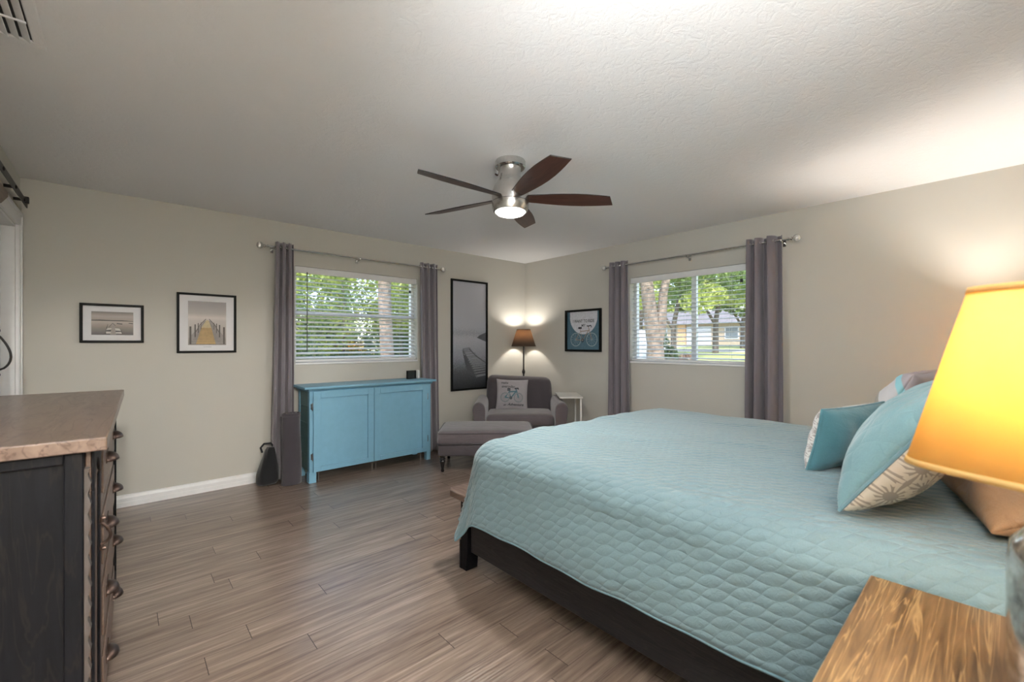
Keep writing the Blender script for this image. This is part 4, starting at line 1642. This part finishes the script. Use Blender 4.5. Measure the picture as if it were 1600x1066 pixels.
def make_bed_lamp(label, loc, energy, tint=(1, .90, .76)):
    t = thing('table_lamp', label, 'lamp', loc, 0)
    bm = B(); lathe(bm, [(.100, 0), (.102, .006), (.102, .014), (.090, .018)], 40); obj('base', bm, M['chrome'], t)
    bm = B(); lathe(bm, [(.090, .018), (.100, .026), (.103, .05), (.103, .235), (.099, .262), (.084, .284), (.055, .296), (.018, .300)], 48); obj('glass_body', bm, M['mercury'], t)
    bm = B(); lathe(bm, [(.020, .298), (.020, .31), (.012, .318), (.010, .40), (.016, .41), (.016, .44)], 20); obj('neck', bm, M['chrome'], t)
    shade(t, M['shade_yellow'], 0.184, .121, .375, .664, M['shade_yellow'], ex=5, rz=R(64.5))
    bulb(t, .455)
    L = lamp('table_lamp_light', 'POINT', Vector(loc) + Vector((0, 0, .52)), energy=energy, color=tint, shadow_soft_size=.04)
    return t


make_bed_lamp('table lamp with yellow lit shade and silver glass base on the near nightstand', (-3.287, -4.675, .70), 8)
make_bed_lamp('table lamp with yellow lit shade on the nightstand beyond the bed', (-.50, -4.62, .70), 36, (1, .95, .88))

# ------------------------------------------------------------------ dresser on the left
ds = thing('dresser', 'black stained dresser with brown wooden top and copper cup pulls at the left edge', 'dresser', (-4.604, -2.407, 0), R(-1.4))
# local: +x front, y from -.727 (near) to +.727 (far)
DH, DL = 1.05, .718
boxobj('top', M['brown_top'], ds, -.165, .250, -DL, DL, DH - .032, DH, bevel=.003)
fx0 = .208
boxobj('carcass', M['espresso'], ds, -.155, fx0 - .02, -DL + .035, DL - .035, .10, DH - .034, bevel=.002)
bm = B()
for s_ in (-1, 1):
    y0, y1 = sorted((s_ * (DL - .022), s_ * (DL - .062)))
    bx(bm, fx0 - .034, fx0 - .001, y0, y1, 0, DH - .034)
    bx(bm, -.16, -.11, y0, y1, 0, DH - .034)
    bx(bm, -.11, fx0 - .034, y0, y1, .10, .18)
    bx(bm, -.11, fx0 - .034, y0, y1, DH - .06, DH - .034)
bx(bm, fx0 - .02, fx0 - .001, -DL + .062, DL - .062, .10, .15)
for yy in (-.40, .40):
    bx(bm, fx0 - .02, fx0 - .001, yy - .015, yy + .015, .15, DH - .075)
obj('frame', bm, M['espresso'], ds, bevel=.003)
# scalloped carved strips on the front corner posts
for s_ in (-1, 1):
    bm = B()
    L_, Rr = [], []
    z_ = .06
    prev = None
    k = 0
    while z_ < DH - .07:
        wv_ = .006 * (math.sin(k * PI / 4) ** 2)
        c0 = s_ * (DL - .043)
        rg = [bm.verts.new(p) for p in ((fx0, c0 - .014, z_), (fx0 + .006 + wv_, c0 - .012, z_), (fx0 + .006 + wv_, c0 + .012, z_), (fx0, c0 + .014, z_))]
        if prev:
            for i in range(4):
                bm.faces.new((prev[i], prev[(i + 1) % 4], rg[(i + 1) % 4], rg[i]))
        else:
            bm.faces.new(rg)
        prev = rg
        z_ += .0125
        k += 1
    bm.faces.new(prev[::-1])
    obj('carved_trim', bm, M['carved'], ds)
for (ya, yb, hy_) in ((-.655, -.42, -.45), (.42, .655, .45)):
    bm = B()
    z0, z1 = .16, DH - .04
    bx(bm, fx0, fx0 + .010, ya, yb, z0, z1)
    dr = obj('door', bm, M['drawer_wood'], ds, bevel=.002)
    # raised dark frame with an arched upper edge
    bm = B()
    n_ = 12
    arch = [(ya + .035 + (yb - ya - .07) * i / n_, z1 - .09 + .05 * math.sin(PI * i / n_)) for i in range(n_ + 1)]
    prism(bm, [(ya, z1), (ya, z1 - .10)] + arch + [(yb, z1 - .10), (yb, z1)], 'x', fx0 + .010, fx0 + .016)
    bx(bm, fx0 + .010, fx0 + .016, ya, ya + .035, z0, z1 - .10)
    bx(bm, fx0 + .010, fx0 + .016, yb - .035, yb, z0, z1 - .10)
    bx(bm, fx0 + .010, fx0 + .016, ya + .035, yb - .035, z0, z0 + .05)
    obj('door_frame', bm, M['espresso'], dr, bevel=.002)
    if hy_ < 0:
        pull(dr, M['copper'], (fx0 + .018, hy_, .705), (fx0 + .018, hy_, .765), (.020, 0, 0), 'door_handle', .004, .018)
for k in range(4):
    z0 = DH - .038 - (k + 1) * .2145
    z1 = z0 + .2065
    bm = B()
    bx(bm, fx0, fx0 + .014, -.383, .383, z0, z1)
    bx(bm, fx0 + .014, fx0 + .019, -.355, .355, z0 + .028, z1 - .028)
    dr = obj('drawer', bm, M['drawer_wood'], ds, bevel=.002)
    for yy in (-.19, .26):
        bm = B()
        # cup pull: quarter dome open below
        NA, NBq = 12, 6
        g_ = []
        for i in range(NA + 1):
            a = PI * i / NA
            rowv = []
            for q in range(NBq + 1):
                b_ = PI / 2 * q / NBq
                rowv.append(bm.verts.new((fx0 + .019 + .030 * math.sin(a) * math.sin(b_) + .0005, yy + .046 * math.cos(a), (z0 + z1) / 2 - .008 + .026 * math.sin(a) * math.cos(b_))))
            g_.append(rowv)
        for i in range(NA):
            for q in range(NBq):
                try:
                    bm.faces.new((g_[i][q], g_[i + 1][q], g_[i + 1][q + 1], g_[i][q + 1]))
                except ValueError:
                    pass
        bmesh.ops.remove_doubles(bm, verts=bm.verts, dist=.0002)
        bx(bm, fx0 + .019, fx0 + .021, yy - .050, yy + .050, (z0 + z1) / 2 - .010, (z0 + z1) / 2 + .022)
        obj('cup_pull', bm, M['copper'], dr, solid=.0015)

# ------------------------------------------------------------------ outdoors
m, nt, b = new_mat('lawn')
n = N(nt)
nt.links.new(n.ramp(n.noise(n.coord(), .6, 5, .7), [(.3, (.20, .24, .07)), (.55, (.34, .36, .12)), (.75, (.45, .43, .20))]), b.inputs['Base Color'])
b.inputs['Roughness'].default_value = .95
M['lawn'] = m
M['concrete'] = plain('pale_concrete', (.40, .38, .35), .9, scale=2)
M['bark'] = plain('grey_brown_bark', (.20, .155, .125), .95, var=.45, scale=9, bump=.8, bdist=.03)
M['bark_dark'] = plain('dark_bark', (.10, .085, .07), .95, var=.45, scale=9, bump=.8, bdist=.03)


def leafmat(name, lo, hi):
    m, nt, b = new_mat(name)
    n = N(nt)
    c = n.ramp(n.noise(n.coord(), 2.5, 4, .7), [(.35, lo), (.65, hi)])
    nt.links.new(c, b.inputs['Base Color'])
    b.inputs['Roughness'].default_value = .5
    t_ = nt.nodes.new('ShaderNodeBsdfTranslucent')
    nt.links.new(c, t_.inputs[0])
    mx = nt.nodes.new('ShaderNodeMixShader')
    mx.inputs[0].default_value = .4
    nt.links.new(b.outputs[0], mx.inputs[1])
    nt.links.new(t_.outputs[0], mx.inputs[2])
    nt.links.new(mx.outputs[0], nt.nodes['Material Output'].inputs[0])
    return m


M['leaf_a'] = leafmat('yellow_green_leaves', (.20, .27, .06), (.50, .54, .16))
M['leaf_b'] = leafmat('mid_green_leaves', (.09, .16, .05), (.27, .36, .12))
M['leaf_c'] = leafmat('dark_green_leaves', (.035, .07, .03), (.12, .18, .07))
M['leaf_r'] = leafmat('reddish_leaves', (.13, .06, .045), (.30, .17, .12))


def ground_z(x, y):
    d = max(0, x) if x > 0 else 0
    return -.15 + max(0, min(1.45, (d - 2) * .0338))


bm = B()
xs_ = [-30, -5, 0, .3, 2, 6, 12, 20, 30, 44, 60, 120]
ys_ = [-40, -12, -5, 0, .3, 5, 14, 26, 45, 90]
gv_ = {}
for i, x_ in enumerate(xs_):
    for j_, y_ in enumerate(ys_):
        gv_[i, j_] = bm.verts.new((x_, y_, ground_z(x_, y_)))
for i in range(len(xs_) - 1):
    for j_ in range(len(ys_) - 1):
        bm.faces.new((gv_[i, j_], gv_[i + 1, j_], gv_[i + 1, j_ + 1], gv_[i, j_ + 1]))
lw_ = obj('lawn', bm, M['lawn'])
lw_['kind'] = 'structure'


def strip(name, label, xa, xb, y0, y1, mat):
    bm = B()
    n_ = 6
    for i in range(n_):
        x0_, x1_ = xa + (xb - xa) * i / n_, xa + (xb - xa) * (i + 1) / n_
        z0_, z1_ = ground_z(x0_, 0) + .03, ground_z(x1_, 0) + .03
        v = [bm.verts.new(p) for p in ((x0_, y0, z0_), (x1_, y0, z1_), (x1_, y1, z1_), (x0_, y1, z0_), (x0_, y0, z0_ - .15), (x1_, y0, z1_ - .15), (x1_, y1, z1_ - .15), (x0_, y1, z0_ - .15))]
        for fi in ((0, 1, 2, 3), (7, 6, 5, 4), (0, 4, 5, 1), (2, 6, 7, 3), (1, 5, 6, 2), (3, 7, 4, 0)):
            bm.faces.new([v[k] for k in fi])
    o = obj(name, bm, mat)
    o['kind'] = 'structure'
    return o


strip('road', '', 27.5, 31.5, -35, 60, M['concrete'])
strip('driveway', '', 32, 41.5, 15.6, 18.6, M['concrete'])
strip('street_kerb', '', 19.5, 20.3, -35, 60, M['concrete'])


def leaves(bm, c_, rad, n_, size, rnd_, mi=0, shell=.55):
    for _ in range(n_):
        while True:
            p = Vector((rnd_.uniform(-1, 1), rnd_.uniform(-1, 1), rnd_.uniform(-1, 1)))
            if shell < p.length < 1:
                break
        p = Vector((p.x * rad[0], p.y * rad[1], p.z * rad[2])) + Vector(c_)
        d1_ = Vector((rnd_.gauss(0, 1), rnd_.gauss(0, 1), rnd_.gauss(0, .6))).normalized()
        d2_ = d1_.cross(Vector((rnd_.gauss(0, 1), rnd_.gauss(0, 1), rnd_.gauss(0, 1)))).normalized()
        s_ = size * rnd_.uniform(.6, 1.4)
        v = [bm.verts.new(p - d1_ * s_ * .5), bm.verts.new(p + d2_ * s_ * .22), bm.verts.new(p + d1_ * s_ * .5), bm.verts.new(p - d2_ * s_ * .22)]
        f = bm.faces.new(v)
        f.material_index = mi


def raw(name, bm, mats, parent=None):
    """link without recalculating normals (leaf clouds)"""
    me = bpy.data.meshes.new(name)
    bm.to_mesh(me)
    bm.free()
    for mm in (mats if isinstance(mats, (list, tuple)) else [mats]):
        me.materials.append(mm)
    o = bpy.data.objects.new(name, me)
    COL.objects.link(o)
    o.parent = parent
    return o


def tree(label, loc, trunk_pts, trunk_r, crowns, lmats, leaf, bark, seed, name='tree', cat='tree', branches=()):
    t = thing(name, label, cat, loc)
    rnd_ = random.Random(seed)
    if trunk_pts:
        bm = B()
        tube(bm, trunk_pts, trunk_r, 12)
        for bp, brr in branches:
            tube(bm, bp, brr, 8)
        obj('trunk', bm, bark, t, angle=60)
    bm = B()
    for (c_, rad, n_, mi) in crowns:
        leaves(bm, c_, rad, n_, leaf, rnd_, mi)
    o = raw('foliage', bm, lmats, t)
    return t


LM = [M['leaf_a'], M['leaf_b'], M['leaf_c'], M['leaf_r']]
# north side, seen through window 1: hedge, a brown trunk, bright shrubs
rn = random.Random(3)
for k, (x_, y_, hgt, lab, mi1, mi2) in enumerate((
        (-2.1, 5.0, 3.4, 'yellow green bush outside the left window, seen at its left side', 0, 1),
        (-.2, 6.4, 3.8, 'dense green bush outside the middle of the left window', 0, 1),
        (2.0, 7.6, 3.6, 'mid green bush outside the right part of the left window', 1, 0),
        (4.4, 9.6, 5.0, 'tall green tree beyond the bushes outside the left window', 1, 0),
        (-.4, 10.5, 6.0, 'tall yellow green tree behind the bushes outside the left window', 0, 0),
        (1.9, 12.5, 7.0, 'farthest tall tree outside the left window', 0, 1),
        (4.6, 13.5, 7.0, 'tall tree at the far right beyond the left window', 0, 1),
        (.3, 15.5, 7.0, 'tall pale green tree glimpsed in the gap between the trees outside the left window', 1, 0))):
    cr = []
    for q in range(9):
        zc = hgt * rn.uniform(.12, .95)
        cr.append(((rn.uniform(-.9, .9), rn.uniform(-.4, .4), zc), (rn.uniform(.6, 1.0), rn.uniform(.4, .6), hgt * .17), 900, (2 if zc < hgt * .34 else (mi1 if q % 2 else mi2))))  # lowest clusters get dark leaves, painting the shade beneath the foliage
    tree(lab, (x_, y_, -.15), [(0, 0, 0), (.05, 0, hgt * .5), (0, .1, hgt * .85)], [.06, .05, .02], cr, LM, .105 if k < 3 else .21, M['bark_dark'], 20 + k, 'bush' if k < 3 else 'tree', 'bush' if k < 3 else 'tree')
tree('brown trunked tree rising in front of the bushes outside the left window', (-.45, 3.5, -.15), [(0, 0, 0), (.02, 0, 1.2), (-.03, .02, 2.4), (0, 0, 4.2)], [.17, .13, .125, .10],
     [((0, 0, 4.4), (1.4, 1.4, .9), 800, 0)], LM, .12, M['bark'], 41)

# east side, seen through window 2
def dirp(px, depth):
    u = (px - 800) / 680
    d_ = Fv + Rv * u
    return CAM.x + d_.x * depth, CAM.y + d_.y * depth


x_, y_ = dirp(1024, 11)
tree('big pale trunked tree at the left of the window behind the bed', (x_, y_, ground_z(x_, y_)),
     [(0, 0, -.1), (-.02, -.02, .6), (.02, .02, 1.3), (-.10, .10, 2.2), (-.22, .20, 3.4), (-.3, .3, 5)], [.30, .24, .20, .17, .15, .12],
     [((-.3, .3, 5.4), (2.6, 2.6, 1.3), 2200, 0), ((.6, -.6, 4.0), (1.2, 1.2, .7), 700, 0)], LM, .17, M['bark'], 51,
     branches=[([(.0, .0, 1.1), (.10, -.10, 1.7), (.14, -.14, 2.6), (.3, -.4, 4)], [.16, .13, .11, .07])])
x_, y_ = dirp(1032, 13)
tree('dark leafy shrub behind the big trunk outside the window behind the bed', (x_, y_, ground_z(x_, y_)), None, None,
     [((0, 0, 1.0), (.28, .28, .75), 900, 2), ((.15, -.25, .7), (.25, .25, .5), 500, 2)], LM, .10, M['bark'], 52, 'bush', 'bush')
for k, (px, dep, hgt, wd, mi, lab) in enumerate((
        (1052, 26, 6.5, 2.6, 0, 'light green tree with forked trunk, left of the mullion in the window behind the bed'),
        (1118, 30, 7.5, 3.2, 1, 'darker green tree right of the mullion in the window behind the bed'),
        (1160, 36, 7.0, 3.4, 1, 'green tree at the right edge of the window behind the bed'),
        (1000, 34, 8.0, 3.0, 0, 'bright tree at the left edge of the window behind the bed'),
        (1066, 66, 10, 4.0, 1, 'tree far behind the house, above its garage'),
        (1150, 66, 9, 4.0, 0, 'tree far behind the right end of the house'),
        (1000, 60, 10, 4.5, 0, 'tree far behind the big trunk outside'))):
    x_, y_ = dirp(px, dep)
    rr_ = random.Random(60 + k)
    cr = []
    for q in range(12):
        zc = rr_.uniform(.42, 1.0) * hgt if dep < 50 else rr_.uniform(.15, 1.0) * hgt
        cr.append(((rr_.uniform(-1, 1) * wd * .7, rr_.uniform(-1, 1) * wd * .7, zc), (wd * .36, wd * .36, hgt * .11), 330, mi if q % 3 else (1 - mi if mi < 2 else 2)))
    tree(lab, (x_, y_, ground_z(x_, y_)), [(0, 0, 0), (.05, 0, hgt * .3), (.3, -.3, hgt * .62), (.2, -.2, hgt * .85)], [hgt * .028, hgt * .022, hgt * .014, .03], cr, LM, dep * .011, M['bark_dark'], 70 + k,
         branches=[([(0, 0, hgt * .26), (-.5, .5, hgt * .42), (-1.0, 1.0, hgt * .6)], [hgt * .016, hgt * .012, .03])])

# house across the street
hs = thing('house', 'low beige house with pale garage doors across the street outside', 'house', (42.5, 16.6, ground_z(42, 0)), 0)
M['stucco'] = plain('beige_stucco', (.36, .30, .235), .9, scale=4)
M['brick_warm'] = plain('warm_brick', (.50, .33, .20), .9, scale=10)
M['roofing'] = plain('grey_shingle_roof', (.19, .175, .17), .95, scale=3, var=.2)
M['garage'] = plain('white_garage_door', (.46, .48, .52), .6)
boxobj('wall', M['stucco'], hs, 0, 7, -13, 10, 0, 2.35, bevel=0)
bm = B()
A_ = [(-.7, -13.7), (7.7, -13.7), (7.7, 10.7), (-.7, 10.7)]
lo4 = [bm.verts.new((p[0], p[1], 2.30)) for p in A_]
hi2 = [bm.verts.new((3.5, -9.5, 3.9)), bm.verts.new((3.5, 6.5, 3.9))]
bm.faces.new((lo4[0], lo4[1], hi2[0])); bm.faces.new((lo4[1], lo4[2], hi2[1], hi2[0])); bm.faces.new((lo4[2], lo4[3], hi2[1])); bm.faces.new((lo4[3], lo4[0], hi2[0], hi2[1])); bm.faces.new(lo4[::-1])
obj('roof', bm, M['roofing'], hs)
for (ya, yb, mt, nm_) in ((-.8, 1.9, 'garage', 'garage_door'), (4.2, 6.8, 'garage', 'garage_door')):
    bm = B()
    for q in range(4):
        bx(bm, -.06, -.002, ya, yb, .02 + q * .5, .49 + q * .5)
    obj(nm_, bm, M[mt], hs)
boxobj('brick_pier', M['brick_warm'], hs, -.12, -.002, 2.0, 2.9, 0, 2.3, bevel=0)
for (ya, yb) in ((-3.6, -2.2), (-6.5, -5.2)):
    bm = B()
    bx(bm, -.05, -.002, ya, yb, .6, 1.9)
    wd_ = obj('window', bm, M['garage'], hs)
    boxobj('pane', flat('dark_pane', (.10, .13, .16), .1), wd_, -.06, -.052, ya + .1, yb - .1, .7, 1.8, bevel=0)

# parked white pickup left of the trunk
x_, y_ = dirp(988, 17)
tk = thing('pickup_truck', 'white pickup truck parked left of the big trunk outside', 'truck', (x_, y_, ground_z(x_, y_)), R(28))
bm = B()
prism(bm, [(-2.5, .45), (2.5, .45), (2.6, .75), (2.5, 1.02), (1.3, 1.12), (.75, 1.62), (-.55, 1.66), (-.8, 1.15), (-2.5, 1.12)], 'y', -.88, .88)
obj('body', bm, M['garage'], tk, bevel=.06)
bm = B()
prism(bm, [(1.15, 1.14), (.72, 1.55), (-.50, 1.58), (-.66, 1.16)], 'y', -.89, .89)
obj('side_window', bm, flat('dark_glass_truck', (.02, .025, .03), .1), tk)
for (xx, yy) in ((-1.6, -.8), (-1.6, .8), (1.6, -.8), (1.6, .8)):
    bm = B(); lathe(bm, [(.20, yy - .11), (.37, yy - .11), (.38, yy), (.37, yy + .11), (.20, yy + .11)], 24, (xx, 0, .38), 'y')
    obj('wheel', bm, M['bag'], tk)
# low reddish shrubs under the right of the trunk
for k, (px, dep) in enumerate(((1046, 19), (1056, 19.5), (1067, 20), (1076, 20.5))):
    x_, y_ = dirp(px, dep)
    tree('low reddish brown shrub at the foot of the big trunk outside' if k == 0 else ('low reddish brown shrub just left of the window mullion outside', 'low reddish brown shrub between its two neighbours by the mullion outside', 'low reddish brown shrub hidden partly by the window mullion')[k - 1],
         (x_, y_, ground_z(x_, y_)), None, None, [((0, 0, .25), (.3, .3, .28), 220, 3), ((0, 0, .15), (.3, .3, .2), 90, 2)], LM, .12, M['bark'], 90 + k, 'shrub', 'shrub')
